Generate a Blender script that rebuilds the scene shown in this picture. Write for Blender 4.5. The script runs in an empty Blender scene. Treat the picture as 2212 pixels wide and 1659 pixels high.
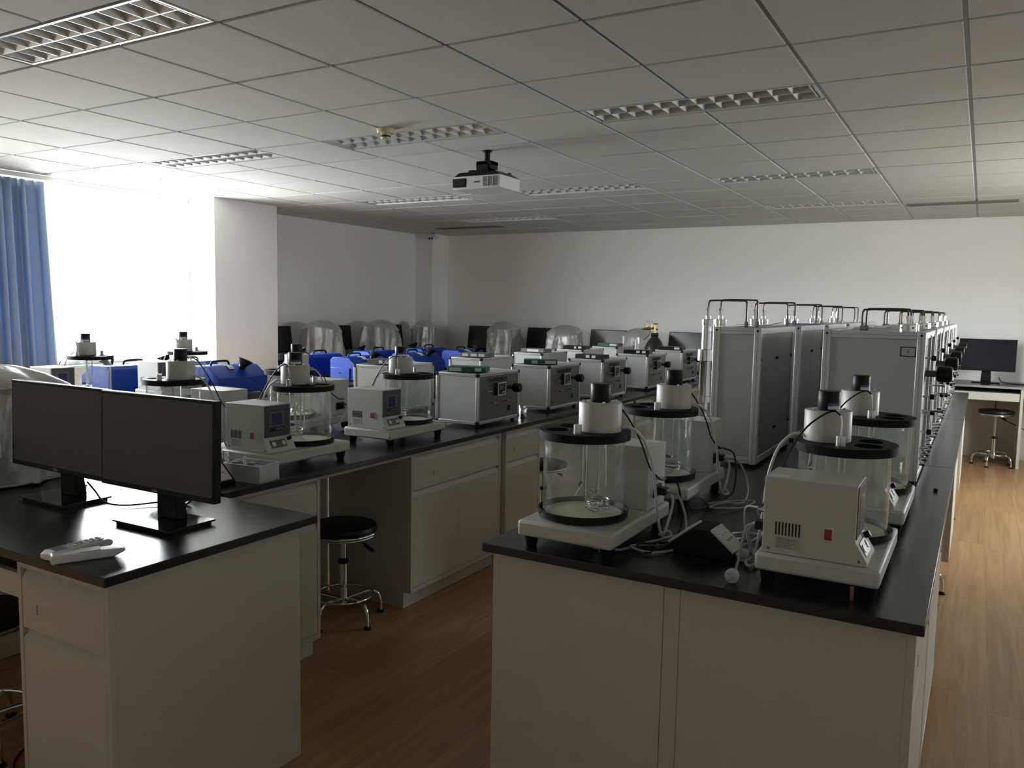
import bpy, bmesh, math, random
from mathutils import Vector, Matrix, Euler
random.seed(7)
PI = math.pi
sc = bpy.context.scene
C = sc.collection

# ------------------------------------------------------------------ camera
F, YAW, PIT, ROL, HC = 1744.718, .5250, -.0939, .0181, 1.455
fw = Vector((-math.sin(YAW)*math.cos(PIT), math.cos(YAW)*math.cos(PIT), math.sin(PIT)))
rt = Vector((math.cos(YAW), math.sin(YAW), 0)); up = rt.cross(fw)
rt2 = rt*math.cos(ROL) + up*math.sin(ROL); up2 = up*math.cos(ROL) - rt*math.sin(ROL)
cd = bpy.data.cameras.new('camera'); cd.sensor_width = 36; cd.lens = F*36/2212; cd.clip_start = .05
cam = bpy.data.objects.new('camera', cd); C.objects.link(cam)
M = Matrix((rt2, up2, -fw)).transposed().to_4x4(); M.translation = (0, 0, HC); cam.matrix_world = M
sc.camera = cam
# ------------------------------------------------------------------ world, exposure
w = bpy.data.worlds.new('sky'); sc.world = w; w.use_nodes = True
bg = w.node_tree.nodes['Background']; bg.inputs[1].default_value = 9.0
_n = w.node_tree.nodes; _l = w.node_tree.links.new
_tc = _n.new('ShaderNodeTexCoord'); _sp = _n.new('ShaderNodeSeparateXYZ'); _mr = _n.new('ShaderNodeMapRange'); _mx = _n.new('ShaderNodeMix'); _mx.data_type = 'RGBA'
_mr.inputs[1].default_value = -.06; _mr.inputs[2].default_value = .04
_mx.inputs[6].default_value = (.49, .50, .49, 1); _mx.inputs[7].default_value = (.95, .98, 1.0, 1)      # pale ground below an overcast sky
_l(_tc.outputs['Generated'], _sp.inputs[0]); _l(_sp.outputs[2], _mr.inputs[0]); _l(_mr.outputs[0], _mx.inputs[0]); _l(_mx.outputs[2], bg.inputs[0])
sc.view_settings.view_transform = 'Standard'; sc.view_settings.look = 'None'
sc.view_settings.gamma = 1; sc.view_settings.use_curve_mapping = False
sc.view_settings.exposure = 2.27
cy = sc.cycles
cy.max_bounces = 9; cy.diffuse_bounces = 5; cy.glossy_bounces = 4; cy.transmission_bounces = 6; cy.transparent_max_bounces = 16
cy.caustics_reflective = False; cy.caustics_refractive = False; cy.sample_clamp_indirect = 5; cy.use_adaptive_sampling = True; cy.adaptive_threshold = .025
def portal(loc, sx, sy, rot):
    l = bpy.data.lights.new('window_portal', 'AREA'); l.shape = 'RECTANGLE'; l.size = sx; l.size_y = sy
    l.cycles.is_portal = True
    o = bpy.data.objects.new('window_portal', l); C.objects.link(o); o.location = loc; o.rotation_euler = rot
WW = -6.93                                                # plane of the window wall
WX, ZC, YB, XR, YN = -7.15, 2.488, 9.9, 2.0, -1.5      # left wall, ceiling, back wall, right wall, near wall
W1 = (1.75, 5.485, .88, 2.465)                              # window in the left wall: y0 y1 z0 z1
W2 = (6.1, 7.5, .85, 1.9)                                 # window in the right wall
portal((WW-.06, (W1[0]+W1[1])/2, (W1[2]+W1[3])/2), W1[3]-W1[2], W1[1]-W1[0], (0, -PI/2, 0))
portal((XR+.1, (W2[0]+W2[1])/2, (W2[2]+W2[3])/2), W2[3]-W2[2], W2[1]-W2[0], (0, PI/2, 0))

# ------------------------------------------------------------------ materials
MT = {}
def mat(name, col, rough=.5, metal=0, spec=.5, noise=0, nscale=40, bump=0, bscale=200, coat=0, **kw):
    if name in MT: return MT[name]
    m = bpy.data.materials.new(name); m.use_nodes = True; nt = m.node_tree; b = nt.nodes['Principled BSDF']
    b.inputs['Base Color'].default_value = (*col, 1); b.inputs['Roughness'].default_value = rough
    b.inputs['Metallic'].default_value = metal; b.inputs['Specular IOR Level'].default_value = spec
    b.inputs['Coat Weight'].default_value = coat
    tc = nt.nodes.new('ShaderNodeTexCoord')
    if noise:
        n = nt.nodes.new('ShaderNodeTexNoise'); n.inputs['Scale'].default_value = nscale; n.inputs['Detail'].default_value = 4
        r = nt.nodes.new('ShaderNodeMapRange'); r.inputs[3].default_value = 1-noise; r.inputs[4].default_value = 1+noise
        mx = nt.nodes.new('ShaderNodeMix'); mx.data_type = 'RGBA'; mx.blend_type = 'MULTIPLY'; mx.inputs[0].default_value = 1
        nt.links.new(tc.outputs['Object'], n.inputs['Vector']); nt.links.new(n.outputs[0], r.inputs[0])
        cc = nt.nodes.new('ShaderNodeCombineColor')
        for i in range(3): nt.links.new(r.outputs[0], cc.inputs[i])
        mx.inputs[6].default_value = (*col, 1); nt.links.new(cc.outputs[0], mx.inputs[7]); nt.links.new(mx.outputs[2], b.inputs['Base Color'])
    if bump:
        n = nt.nodes.new('ShaderNodeTexNoise'); n.inputs['Scale'].default_value = bscale; n.inputs['Detail'].default_value = 3
        bp = nt.nodes.new('ShaderNodeBump'); bp.inputs['Strength'].default_value = bump; bp.inputs['Distance'].default_value = .01
        nt.links.new(tc.outputs['Object'], n.inputs['Vector']); nt.links.new(n.outputs[0], bp.inputs['Height']); nt.links.new(bp.outputs[0], b.inputs['Normal'])
    MT[name] = m
    return m
def em(name, col, s):
    m = mat(name, col, .4); b = m.node_tree.nodes['Principled BSDF']
    b.inputs['Emission Color'].default_value = (*col, 1); b.inputs['Emission Strength'].default_value = s
    return m
def glass(name, tint, rough=.02, refl=1.0, haze=0):
    m = bpy.data.materials.new(name); m.use_nodes = True; nt = m.node_tree; nt.nodes.clear()
    o = nt.nodes.new('ShaderNodeOutputMaterial'); t = nt.nodes.new('ShaderNodeBsdfTransparent'); t.inputs[0].default_value = (*tint, 1)
    g = nt.nodes.new('ShaderNodeBsdfGlossy'); g.inputs['Roughness'].default_value = rough; g.inputs[0].default_value = (refl, refl, refl, 1)
    lw = nt.nodes.new('ShaderNodeLayerWeight'); lw.inputs[0].default_value = .5
    pw = nt.nodes.new('ShaderNodeMath'); pw.operation = 'POWER'; pw.inputs[1].default_value = 4; nt.links.new(lw.outputs['Facing'], pw.inputs[0])
    fr = nt.nodes.new('ShaderNodeMath'); fr.operation = 'MULTIPLY_ADD'; fr.inputs[1].default_value = .7; fr.inputs[2].default_value = .035; nt.links.new(pw.outputs[0], fr.inputs[0])
    mx = nt.nodes.new('ShaderNodeMixShader'); nt.links.new(fr.outputs[0], mx.inputs[0]); nt.links.new(t.outputs[0], mx.inputs[1]); nt.links.new(g.outputs[0], mx.inputs[2])
    last = mx
    if haze:
        d = nt.nodes.new('ShaderNodeBsdfDiffuse'); d.inputs[0].default_value = (.8, .82, .8, 1)
        n = nt.nodes.new('ShaderNodeTexNoise'); n.inputs['Scale'].default_value = 22; n.inputs['Detail'].default_value = 6
        tc = nt.nodes.new('ShaderNodeTexCoord'); nt.links.new(tc.outputs['Object'], n.inputs['Vector'])
        r = nt.nodes.new('ShaderNodeMapRange'); r.inputs[1].default_value = .42; r.inputs[2].default_value = .8; r.inputs[3].default_value = .01; r.inputs[4].default_value = haze
        nt.links.new(n.outputs[0], r.inputs[0])
        m2 = nt.nodes.new('ShaderNodeMixShader'); nt.links.new(r.outputs[0], m2.inputs[0]); nt.links.new(mx.outputs[0], m2.inputs[1]); nt.links.new(d.outputs[0], m2.inputs[2]); last = m2
    nt.links.new(last.outputs[0], o.inputs[0]); MT[name] = m
    return m
def wood(name):
    m = bpy.data.materials.new(name); m.use_nodes = True; nt = m.node_tree; b = nt.nodes['Principled BSDF']; L = nt.links.new
    tc = nt.nodes.new('ShaderNodeTexCoord'); oi = nt.nodes.new('ShaderNodeObjectInfo'); ge = nt.nodes.new('ShaderNodeNewGeometry')
    mp = nt.nodes.new('ShaderNodeMapping'); mp.inputs['Scale'].default_value = (26, 1.1, 1); L(ge.outputs['Position'], mp.inputs['Vector'])
    ad = nt.nodes.new('ShaderNodeVectorMath'); L(mp.outputs[0], ad.inputs[0])
    sx = nt.nodes.new('ShaderNodeMath'); sx.operation = 'MULTIPLY'; sx.inputs[1].default_value = 53; L(oi.outputs['Random'], sx.inputs[0])
    cx = nt.nodes.new('ShaderNodeCombineXYZ'); L(sx.outputs[0], cx.inputs[1]); L(cx.outputs[0], ad.inputs[1])
    n = nt.nodes.new('ShaderNodeTexNoise'); n.inputs['Scale'].default_value = 1; n.inputs['Detail'].default_value = 7; n.inputs['Distortion'].default_value = 1.1; L(ad.outputs[0], n.inputs['Vector'])
    cr = nt.nodes.new('ShaderNodeValToRGB'); L(n.outputs[0], cr.inputs[0]); e = cr.color_ramp.elements
    e[0].position = .3; e[0].color = (.30, .165, .070, 1); e[1].position = .72; e[1].color = (.45, .27, .125, 1)
    hs = nt.nodes.new('ShaderNodeHueSaturation'); r = nt.nodes.new('ShaderNodeMapRange'); r.inputs[3].default_value = .93; r.inputs[4].default_value = 1.06
    L(oi.outputs['Random'], r.inputs[0]); L(r.outputs[0], hs.inputs['Value']); L(cr.outputs[0], hs.inputs['Color']); L(hs.outputs[0], b.inputs['Base Color'])
    b.inputs['Roughness'].default_value = .34
    MT[name] = m
    return m
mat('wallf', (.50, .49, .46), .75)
mat('wall', (.86, .855, .825), .75, noise=.02, nscale=3, bump=.05, bscale=90)
mat('tile', (.57, .57, .545), .85, noise=.05, nscale=160, bump=.25, bscale=220)
mat('bar', (.22, .22, .215), .35, .6)
mat('cab', (.555, .54, .48), .32, noise=.015, nscale=6)
mat('cabd', (.50, .495, .45), .35)
mat('top', (.014, .0135, .015), .25, spec=.55, bump=.06, bscale=420)
mat('standgloss', (.010, .010, .011), .07, spec=.6)
mat('grey', (.56, .565, .53), .42, noise=.02, nscale=30)
mat('greyd', (.46, .465, .44), .45)
mat('dark', (.035, .037, .045), .4)
mat('black', (.008, .008, .009), .42, spec=.28)
mat('rubber', (.010, .010, .010), .6, spec=.15)
mat('screen', (.015, .015, .02), .16)
mat('bluescr', (.03, .032, .13), .2)
mat('red', (.32, .008, .012), .3)
mat('darkred', (.12, .006, .008), .35)
mat('redled', (.35, .12, .11), .4)
mat('white', (.75, .75, .73), .4)
mat('paper', (.72, .72, .70), .8)
mat('cream', (.66, .66, .52), .5)
mat('yellowed', (.62, .54, .34), .5)
mat('alu', (.66, .67, .67), .3, .85)
mat('aluw', (.68, .69, .68), .36, .35)
mat('panel', (.52, .53, .53), .4, .35, noise=.02, nscale=25)
mat('steel', (.17, .165, .16), .42, .6, noise=.05, nscale=60)  # darkened: test box fronts carry the shade of facing away from the window
mat('chrome', (.72, .72, .72), .12, 1)
mat('copper', (.11, .085, .075), .35, .9)
mat('brass', (.62, .38, .12), .25, .95)
mat('blue', (.005, .050, .36), .45, spec=.3, noise=.04, nscale=30)
mat('bluep', (.06, .16, .55), .6)
mat('green', (.02, .12, .075), .45)
mat('hose', (.62, .62, .58), .4)
mat('cordg', (.40, .40, .37), .45)
mat('silver', (.56, .56, .55), .40, .45, noise=.08, nscale=14, bump=.35, bscale=34)
mat('brown', (.30, .22, .15), .7)
mat('bluegrey', (.30, .36, .45), .6)
mat('gasbody', (.030, .026, .025), .38)
mat('louver', (.66, .66, .64), .38, .35)
mat('tube', (.80, .80, .78), .3)
mat('plastic', (.78, .79, .78), .3)
mat('labelblue', (.06, .08, .30), .4)
mat('panelgrey', (.055, .06, .075), .42)
mat('bezel', (.12, .125, .14), .4)
mat('print', (.20, .20, .19), .6)
mat('ink', (.015, .015, .018), .6)
mat('skirt', (.10, .055, .035), .5)
mat('ventc', (.20, .17, .145), .5)
mat('softbox', (.62, .63, .62), .35)
wood('wood')
glass('jar', (.97, .985, .975), .02, .9, .16)
glass('pane', (.97, .98, .98), .01)
m = bpy.data.materials.new('tub'); m.use_nodes = True; nt = m.node_tree; nt.nodes.clear()
o_ = nt.nodes.new('ShaderNodeOutputMaterial'); d_ = nt.nodes.new('ShaderNodeBsdfPrincipled'); t_ = nt.nodes.new('ShaderNodeBsdfTransparent'); x_ = nt.nodes.new('ShaderNodeMixShader')
d_.inputs['Base Color'].default_value = (.75, .77, .78, 1); d_.inputs['Roughness'].default_value = .3; x_.inputs[0].default_value = .42
nt.links.new(t_.outputs[0], x_.inputs[1]); nt.links.new(d_.outputs[0], x_.inputs[2]); nt.links.new(x_.outputs[0], o_.inputs[0]); MT['tub'] = m
m = bpy.data.materials.new('curtain'); m.use_nodes = True; nt = m.node_tree; nt.nodes.clear()
o_ = nt.nodes.new('ShaderNodeOutputMaterial'); d_ = nt.nodes.new('ShaderNodeBsdfDiffuse'); t_ = nt.nodes.new('ShaderNodeBsdfTranslucent'); x_ = nt.nodes.new('ShaderNodeMixShader')
d_.inputs[0].default_value = (.32, .39, .48, 1); t_.inputs[0].default_value = (.22, .30, .45, 1); x_.inputs[0].default_value = .22
nt.links.new(d_.outputs[0], x_.inputs[1]); nt.links.new(t_.outputs[0], x_.inputs[2]); nt.links.new(x_.outputs[0], o_.inputs[0]); MT['curtain'] = m

# ------------------------------------------------------------------ mesh builder
class MB:
    def __init__(s): s.v = []; s.f = []
    def add(s, vs, fs):
        n = len(s.v); s.v += [tuple(q) for q in vs]; s.f += [tuple(i+n for i in f) for f in fs]; return s
    def bx(s, x0, x1, y0, y1, z0, z1):
        return s.add([(x0,y0,z0),(x1,y0,z0),(x1,y1,z0),(x0,y1,z0),(x0,y0,z1),(x1,y0,z1),(x1,y1,z1),(x0,y1,z1)],
                     [(0,3,2,1),(4,5,6,7),(0,1,5,4),(1,2,6,5),(2,3,7,6),(3,0,4,7)])
    def cb(s, x, y, z, a, b, c): return s.bx(x-a/2, x+a/2, y-b/2, y+b/2, z-c/2, z+c/2)
    def cyl(s, p0, p1, r0, r1=None, n=20):
        r1 = r0 if r1 is None else r1
        p0 = Vector(p0); p1 = Vector(p1); d = (p1-p0).normalized()
        a = d.orthogonal().normalized(); b = d.cross(a)
        vs = [p0+(a*math.cos(2*PI*i/n)+b*math.sin(2*PI*i/n))*r0 for i in range(n)] + [p1+(a*math.cos(2*PI*i/n)+b*math.sin(2*PI*i/n))*r1 for i in range(n)]
        fs = [(i,(i+1)%n,n+(i+1)%n,n+i) for i in range(n)] + [tuple(range(n-1,-1,-1)), tuple(range(n,2*n))]
        return s.add(vs, fs)
    def lathe(s, prof, c=(0,0,0), n=32, closed=False):
        vs = []
        for r, z in prof:
            for i in range(n): vs.append((c[0]+r*math.cos(2*PI*i/n), c[1]+r*math.sin(2*PI*i/n), c[2]+z))
        k = len(prof); fs = []
        for j in range(k if closed else k-1):
            j2 = (j+1) % k
            for i in range(n): fs.append((j*n+i, j*n+(i+1)%n, j2*n+(i+1)%n, j2*n+i))
        if not closed:
            fs += [tuple(range(n-1,-1,-1)), tuple(range((k-1)*n, k*n))]
        return s.add(vs, fs)
    def prism(s, poly, axis, a0, a1):      # polygon in the two other axes (cyclic order), extruded along axis
        def P(u, v, a):
            return (a,u,v) if axis == 'x' else ((u,a,v) if axis == 'y' else (u,v,a))
        n = len(poly); vs = [P(u,v,a0) for u,v in poly] + [P(u,v,a1) for u,v in poly]
        return s.add(vs, [(i,(i+1)%n,n+(i+1)%n,n+i) for i in range(n)] + [tuple(range(n-1,-1,-1)), tuple(range(n,2*n))])
    def tube(s, pts, r, n=8, sub=5, closed=False):
        P = [Vector(p) for p in pts]
        if sub > 1 and len(P) > 2:
            Q = []; k = len(P)
            for i in range(k if closed else k-1):
                p0 = P[(i-1) % k] if (closed or i > 0) else P[0]*2-P[1]
                p1 = P[i]; p2 = P[(i+1) % k]
                p3 = P[(i+2) % k] if (closed or i < k-2) else P[-1]*2-P[-2]
                for j in range(sub):
                    t = j/sub
                    Q.append(.5*((2*p1)+(p2-p0)*t+(2*p0-5*p1+4*p2-p3)*t*t+(3*p1-p0-3*p2+p3)*t**3))
            if not closed: Q.append(P[-1])
            P = Q
        k = len(P); vs = []; nrm = None
        for i in range(k):
            d = (P[(i+1) % k]-P[i-1]) if closed else (P[min(i+1,k-1)]-P[max(i-1,0)])
            d.normalize()
            if nrm is None: nrm = d.orthogonal().normalized()
            nrm = (nrm-d*nrm.dot(d)); nrm = nrm.normalized() if nrm.length > 1e-5 else d.orthogonal().normalized()
            b = d.cross(nrm)
            for q in range(n): vs.append(P[i]+(nrm*math.cos(2*PI*q/n)+b*math.sin(2*PI*q/n))*r)
        fs = []
        for i in range(k if closed else k-1):
            i2 = (i+1) % k
            for q in range(n): fs.append((i*n+q, i*n+(q+1)%n, i2*n+(q+1)%n, i2*n+q))
        if not closed: fs += [tuple(range(n-1,-1,-1)), tuple(range((k-1)*n, k*n))]
        return s.add(vs, fs)
    def torus(s, c, R, r, n=32, k=8):
        return s.tube([(c[0]+R*math.cos(2*PI*i/n), c[1]+R*math.sin(2*PI*i/n), c[2]) for i in range(n)], r, k, 1, True)
    def mesh(s, name, ang=38):
        me = bpy.data.meshes.new(name); me.from_pydata(s.v, [], s.f)
        bm = bmesh.new(); bm.from_mesh(me); bmesh.ops.recalc_face_normals(bm, faces=bm.faces); bm.to_mesh(me); bm.free()
        me.shade_smooth(); me.set_sharp_from_angle(angle=math.radians(ang)); return me
    def build(s, name, m, parent=None, bevel=0, loc=None, rot=None, ang=38):
        me = s.mesh(name, ang); return link(name, me, m, parent, bevel, loc, rot)
def link(name, me, m, parent=None, bevel=0, loc=None, rot=None):
    o = bpy.data.objects.new(name, me)
    if m is not None: me.materials.clear(); me.materials.append(MT[m])
    C.objects.link(o)
    if parent: o.parent = parent
    if loc: o.location = loc
    if rot: o.rotation_euler = rot
    if bevel:
        b = o.modifiers.new('bevel', 'BEVEL'); b.width = bevel; b.segments = 2; b.limit_method = 'ANGLE'; b.angle_limit = math.radians(40)
    return o
def tag(o, label, cat, group=None):
    o['label'] = label; o['category'] = cat
    if group: o['group'] = group
    return o
def thing(name, label, cat, loc=(0,0,0), rz=0, group=None):
    o = bpy.data.objects.new(name, None); C.objects.link(o); o.empty_display_size = .05
    o.location = loc; o.rotation_euler = (0, 0, rz); return tag(o, label, cat, group)
def struct(o): o['kind'] = 'structure'; return o
def dup(o, parent=None, loc=None, rz=None, label=None):
    c = o.copy(); C.objects.link(c)
    if parent: c.parent = parent
    if loc: c.location = loc
    if rz is not None: c.rotation_euler = (0, 0, rz)
    if label: c['label'] = label
    for ch in list(o.children): dup(ch, c)
    return c
def world_child(o, parent):        # part drawn in room coordinates
    o.parent = parent
    o.matrix_parent_inverse = Matrix.LocRotScale(parent.location, parent.rotation_euler, parent.scale).inverted()
    return o
TXT = {}
def text(name, s, size, m, parent, mtx, ext=.0006, bold=0):
    key = (s, size, m)
    if key not in TXT:
        cu = bpy.data.curves.new(name, 'FONT'); cu.body = s; cu.size = size; cu.align_x = 'CENTER'; cu.align_y = 'CENTER'
        cu.extrude = ext; cu.offset = bold; cu.resolution_u = 3
        t = bpy.data.objects.new(name, cu); C.objects.link(t)
        dg = bpy.context.evaluated_depsgraph_get(); me = bpy.data.meshes.new_from_object(t.evaluated_get(dg))
        bpy.data.objects.remove(t); me.materials.clear(); me.materials.append(MT[m]); TXT[key] = me
    o = bpy.data.objects.new(name, TXT[key]); C.objects.link(o); o.parent = parent; o.matrix_local = mtx
    return o
def face(loc, right, upv):          # matrix whose X is right, Y is up, Z the outward normal
    r = Vector(right); u = Vector(upv); n = r.cross(u)
    M = Matrix((r, u, n)).transposed().to_4x4(); M.translation = loc; return M

# ================================================================== the room
T = .79                                                   # bench top height
# floor: slab plus the planks that can be seen
fl = struct(MB().bx(WX-.2, XR+.2, YN-.2, YB+.2, -.12, -.002).build('floor', 'wood'))
PW, PL = .193, 1.21
pm = {}
ix = 0
x = -2.79
while x < XR-.05:
    off = random.random()*PL
    y = -1.2-off
    while y < YB:
        y0 = max(y, YN); y1 = min(y+PL, YB)
        if y1-y0 > .1 and y1 > .3:
            k = round(y1-y0, 3)
            if k not in pm: pm[k] = MB().bx(-PW/2+.0002, PW/2-.0002, -k/2+.0002, k/2-.0002, -.006, 0).mesh('floor_plank')
            p = link('floor_plank', pm[k], None if pm[k].materials else 'wood', fl, .0006, (x+PW/2, (y0+y1)/2, 0))
        y += PL
    x += PW
# ceiling
ce = struct(MB().bx(WX-.2, XR+.2, YN-.2, YB+.2, ZC+.045, ZC+.12).bx(WX, XR, YN, .3288, ZC, ZC+.05).build('ceiling', 'tile'))
gx = lambda c: .6*c-.7174
gy = lambda r: .6*r+2.7288
LIGHTS = [(-2,2),(-5,2),(-8,2),(-5,-1.5),(-2,6),(-5,6),(-8,6),(-2,9),(-8,9)]
half = {}
for c, r in LIGHTS:
    base = math.floor(r)
    for k in (0, 1): half[(c+k, base)] = 'hi' if r == base else 'lo'
tm = {}
G = .0085
for c in range(-11, 5):
    for r in range(-4, 12):
        x0, x1, y0, y1 = gx(c), gx(c+1), gy(r), gy(r+1)
        hb = half.get((c, r))
        if hb == 'hi': y0 += .3
        if hb == 'lo': y1 -= .3
        x0 = max(x0, WX); x1 = min(x1, XR); y1 = min(y1, YB)
        if x1-x0 < .03 or y1-y0 < .03: continue
        k = (round(x1-x0, 3), round(y1-y0, 3))
        if k not in tm:
            a, b = k[0]/2-G, k[1]/2-G
            tm[k] = MB().add([(-a,-b,.004),(a,-b,.004),(a,b,.004),(-a,b,.004),(-a+.003,-b+.003,0),(a-.003,-b+.003,0),(a-.003,b-.003,0),(-a+.003,b-.003,0),(-a,-b,.018),(a,-b,.018),(a,b,.018),(-a,b,.018)],
                [(4,5,6,7),(0,1,5,4),(1,2,6,5),(2,3,7,6),(3,0,4,7),(8,9,1,0),(9,10,2,1),(10,11,3,2),(11,8,0,3),(8,11,10,9)]).mesh('ceiling_tile')
        link('ceiling_tile', tm[k], None if tm[k].materials else 'tile', ce, 0, ((x0+x1)/2, (y0+y1)/2, ZC+random.uniform(-.0008,.0008)))
for c in range(-10, 5):
    if WX < gx(c) < XR:
        y = .33
        for y0, y1 in sorted((gy(r), gy(r)+.3) for c2, r in LIGHTS if c2+1 == c)+[(YB, YB)]:   # main bars stop at the light fixtures
            if y0-y > .02: MB().bx(gx(c)-.012, gx(c)+.012, y, y0, ZC+.006, ZC+.03).build('grid_bar', 'bar', ce)
            y = y1
for r in range(-4, 12):
    MB().bx(WX, XR, gy(r)-.011, gy(r)+.011, ZC+.008, ZC+.028).build('grid_bar', 'bar', ce)
# walls
def wall_box(name, b, parent=None): return struct(MB().bx(*b).build(name, 'wall'))
wl = MB().bx(WX-.2, WW, YN-.2, W1[0], 0, ZC+.05).bx(WX-.2, WX, 5.6, YB+.2, 0, ZC+.05).bx(WX-.2, WW, W1[1], 5.6, 0, ZC+.05).bx(WW-.12, WW, W1[0], W1[1], 0, W1[2]).bx(WW-.12, WW, W1[0], W1[1], W1[3], ZC+.05)
struct(wl.build('wall_left', 'wall'))
wall_box('wall_back', (WX, XR, YB, YB+.2, 0, ZC+.05))
wr = MB().bx(XR, XR+.2, YN-.2, W2[0], 0, ZC+.05).bx(XR, XR+.2, W2[1], YB+.2, 0, ZC+.05).bx(XR, XR+.2, W2[0], W2[1], 0, W2[2]).bx(XR, XR+.2, W2[0], W2[1], W2[3], ZC+.05)
struct(wr.build('wall_right', 'wall'))
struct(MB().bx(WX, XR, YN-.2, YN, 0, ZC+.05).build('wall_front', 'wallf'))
wall_box('wall_pillar', (WX, -6.6, 5.49, 6.31, 0, ZC+.02))
wall_box('wall_corner_pillar', (WX, -6.86, 9.5, YB, 0, ZC+.02))
def skirting(name, b): struct(MB().bx(*b).build(name, 'skirt', None, .003))
skirting('baseboard_back', (WX, XR, YB-.015, YB, 0, .08))
skirting('baseboard_left', (WX, WX+.015, 6.31, 9.5, 0, .08))
# windows
def window(name, X, y0, y1, z0, z1, mulls, d):
    w = bpy.data.objects.new(name, None); C.objects.link(w); struct(w)
    t = .035
    fr = MB().bx(X-.025, X+.025, y0, y0+t, z0, z1).bx(X-.025, X+.025, y1-t, y1, z0, z1).bx(X-.025, X+.025, y0+t, y1-t, z0, z0+t).bx(X-.025, X+.025, y0+t, y1-t, z1-t, z1)
    fr.build('window_frame', 'white', w)
    ys = [y0+t]+mulls+[y1-t]
    for q in mulls: MB().bx(X-.02, X+.02, q-.007, q+.007, z0+t, z1-t).build('mullion', 'white', w)
    for a, b in zip(ys, ys[1:]): MB().bx(X-.002, X+.002, a+.007, b-.007, z0+t, z1-t).build('pane', 'pane', w)
    MB().bx(min(X, X+d*.22), max(X, X+d*.22), y0-.02, y1+.02, z0-.03, z0).build('window_sill', 'white', w, .004)
    return w
window('window_1', WW-.06, *W1, [2.6, 3.95], .4)
window('window_2', XR+.12, *W2, [6.75], -1)

# ================================================================== ceiling things
def light_proto():
    t = thing('ceiling_light', '', 'ceiling light')
    Lx, Ly = 1.2-.02, .3-.02
    MB().bx(-Lx/2, Lx/2, -Ly/2, -Ly/2+.012, 0, .05).bx(-Lx/2, Lx/2, Ly/2-.012, Ly/2, 0, .05).bx(-Lx/2, -Lx/2+.012, -Ly/2, Ly/2, 0, .05).bx(Lx/2-.012, Lx/2, -Ly/2, Ly/2, 0, .05).build('frame', 'aluw', t)
    MB().bx(-Lx/2, Lx/2, -Ly/2, Ly/2, .05, .06).build('reflector', 'louver', t)
    MB().prism([(-.003, .003), (.003, .003), (.046, .048), (-.046, .048)], 'x', -Lx/2+.012, Lx/2-.012).build('spine', 'louver', t)
    for sg in (-1, 1): MB().prism([(sg*(Ly/2-.0125), .003), (sg*(Ly/2-.0125), .049), (sg*(Ly/2-.056), .049)], 'x', -Lx/2+.012, Lx/2-.012).build('side_reflector', 'louver', t)
    n = 12
    bl = None
    for i in range(n+1):
        xx = -Lx/2+.03+(Lx-.06)*i/n
        if bl is None:
            bl = MB().prism([(-.002, .0035), (.002, .0035), (.022, .0475), (-.022, .0475)], 'y', -Ly/2+.012, Ly/2-.012).mesh('blade')
        link('blade', bl, None if bl.materials else 'louver', t, 0, (xx, 0, 0))
    for s in (-1, 1): MB().cyl((-Lx/2+.03, s*.068, .044), (Lx/2-.03, s*.068, .044), .0055, n=8).build('lamp_tube', 'tube', t)
    return t
lnames = {(-2,2):'recessed louvre light above the bench with the tall cabinets, near the power socket box', (-5,2):'recessed louvre light beside the smoke detector', (-8,2):'recessed louvre light beside the window',
 (-5,-1.5):'dark recessed louvre light above the twin monitors', (-2,6):'recessed louvre light above the row of tall grey cabinets', (-5,6):'recessed louvre light just behind the projector', (-8,6):'bright gleaming louvre light between projector and pillar',
 (-2,9):'recessed louvre light beside the long slot vent at the back wall', (-8,9):'thin gleaming louvre light closest to the security camera'}
lp = light_proto()
for i, (c, r) in enumerate(LIGHTS):
    o = lp if i == 0 else dup(lp)
    o.location = (gx(c+1), gy(r)+.15, ZC+.001); o['label'] = lnames[(c, r)]; o['group'] = 'recessed louvre ceiling lights'
def vent(label, x0, x1, y0, y1):
    t = thing('air_vent', label, 'air vent', ((x0+x1)/2, (y0+y1)/2, ZC-.006)); a, b = (x1-x0)/2, (y1-y0)/2
    MB().bx(-a, a, -b, -b+.014, 0, .008).bx(-a, a, b-.014, b, 0, .008).bx(-a, -a+.014, -b+.014, b-.014, 0, .008).bx(a-.014, a, -b+.014, b-.014, 0, .008).build('frame', 'ventc', t)
    MB().bx(-a+.014, a-.014, -b+.014, b-.014, .004, .006).build('backing', 'ink', t)
    n = 4
    for i in range(n):
        yy = -b+.014+(2*b-.028)*(i+.5)/n
        MB().bx(-a+.014, a-.014, yy-.0035, yy+.0035, .0, .004).build('slat', 'ventc', t)
vent('long dark slot vent in the ceiling above the wall monitor', -.68, .21, 8.47, 8.66)
vent('long brownish slot vent in the ceiling near the security camera', -6.34, -5.38, 8.84, 9.02)
# smoke detector
t = thing('smoke_detector', 'yellowed round smoke detector on the ceiling beside a louvre light', 'smoke detector', (-3.1, 3.82, ZC-.062))
MB().lathe([(.05,.034),(.052,.04),(.052,.06),(.05,.062)], n=28).build('base', 'yellowed', t)
MB().lathe([(.018,0),(.026,.002),(.03,.01),(.03,.034)], n=24).build('sensor', 'yellowed', t)
MB().lathe([(.0305,.012),(.0305,.022)], n=24).build('grille', 'dark', t)
# security camera
t = thing('security_camera', 'small white twin-lens security camera under the ceiling', 'security camera', (-6.80, 9.42, 2.40))
MB().bx(-.06, .06, .0, .08, .01, .082).build('housing', 'white', t, .012)
MB().lathe([(.0,-.01),(.03,-.006),(.045,.012),(.05,.03)], (0, .0, 0), 24).build('dome', 'white', t)
for s in (-1, 1): MB().cyl((s*.022+.005, -.042, .01), (s*.022+.005, -.052, .008), .014).build('lens', 'black', t)
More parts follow.
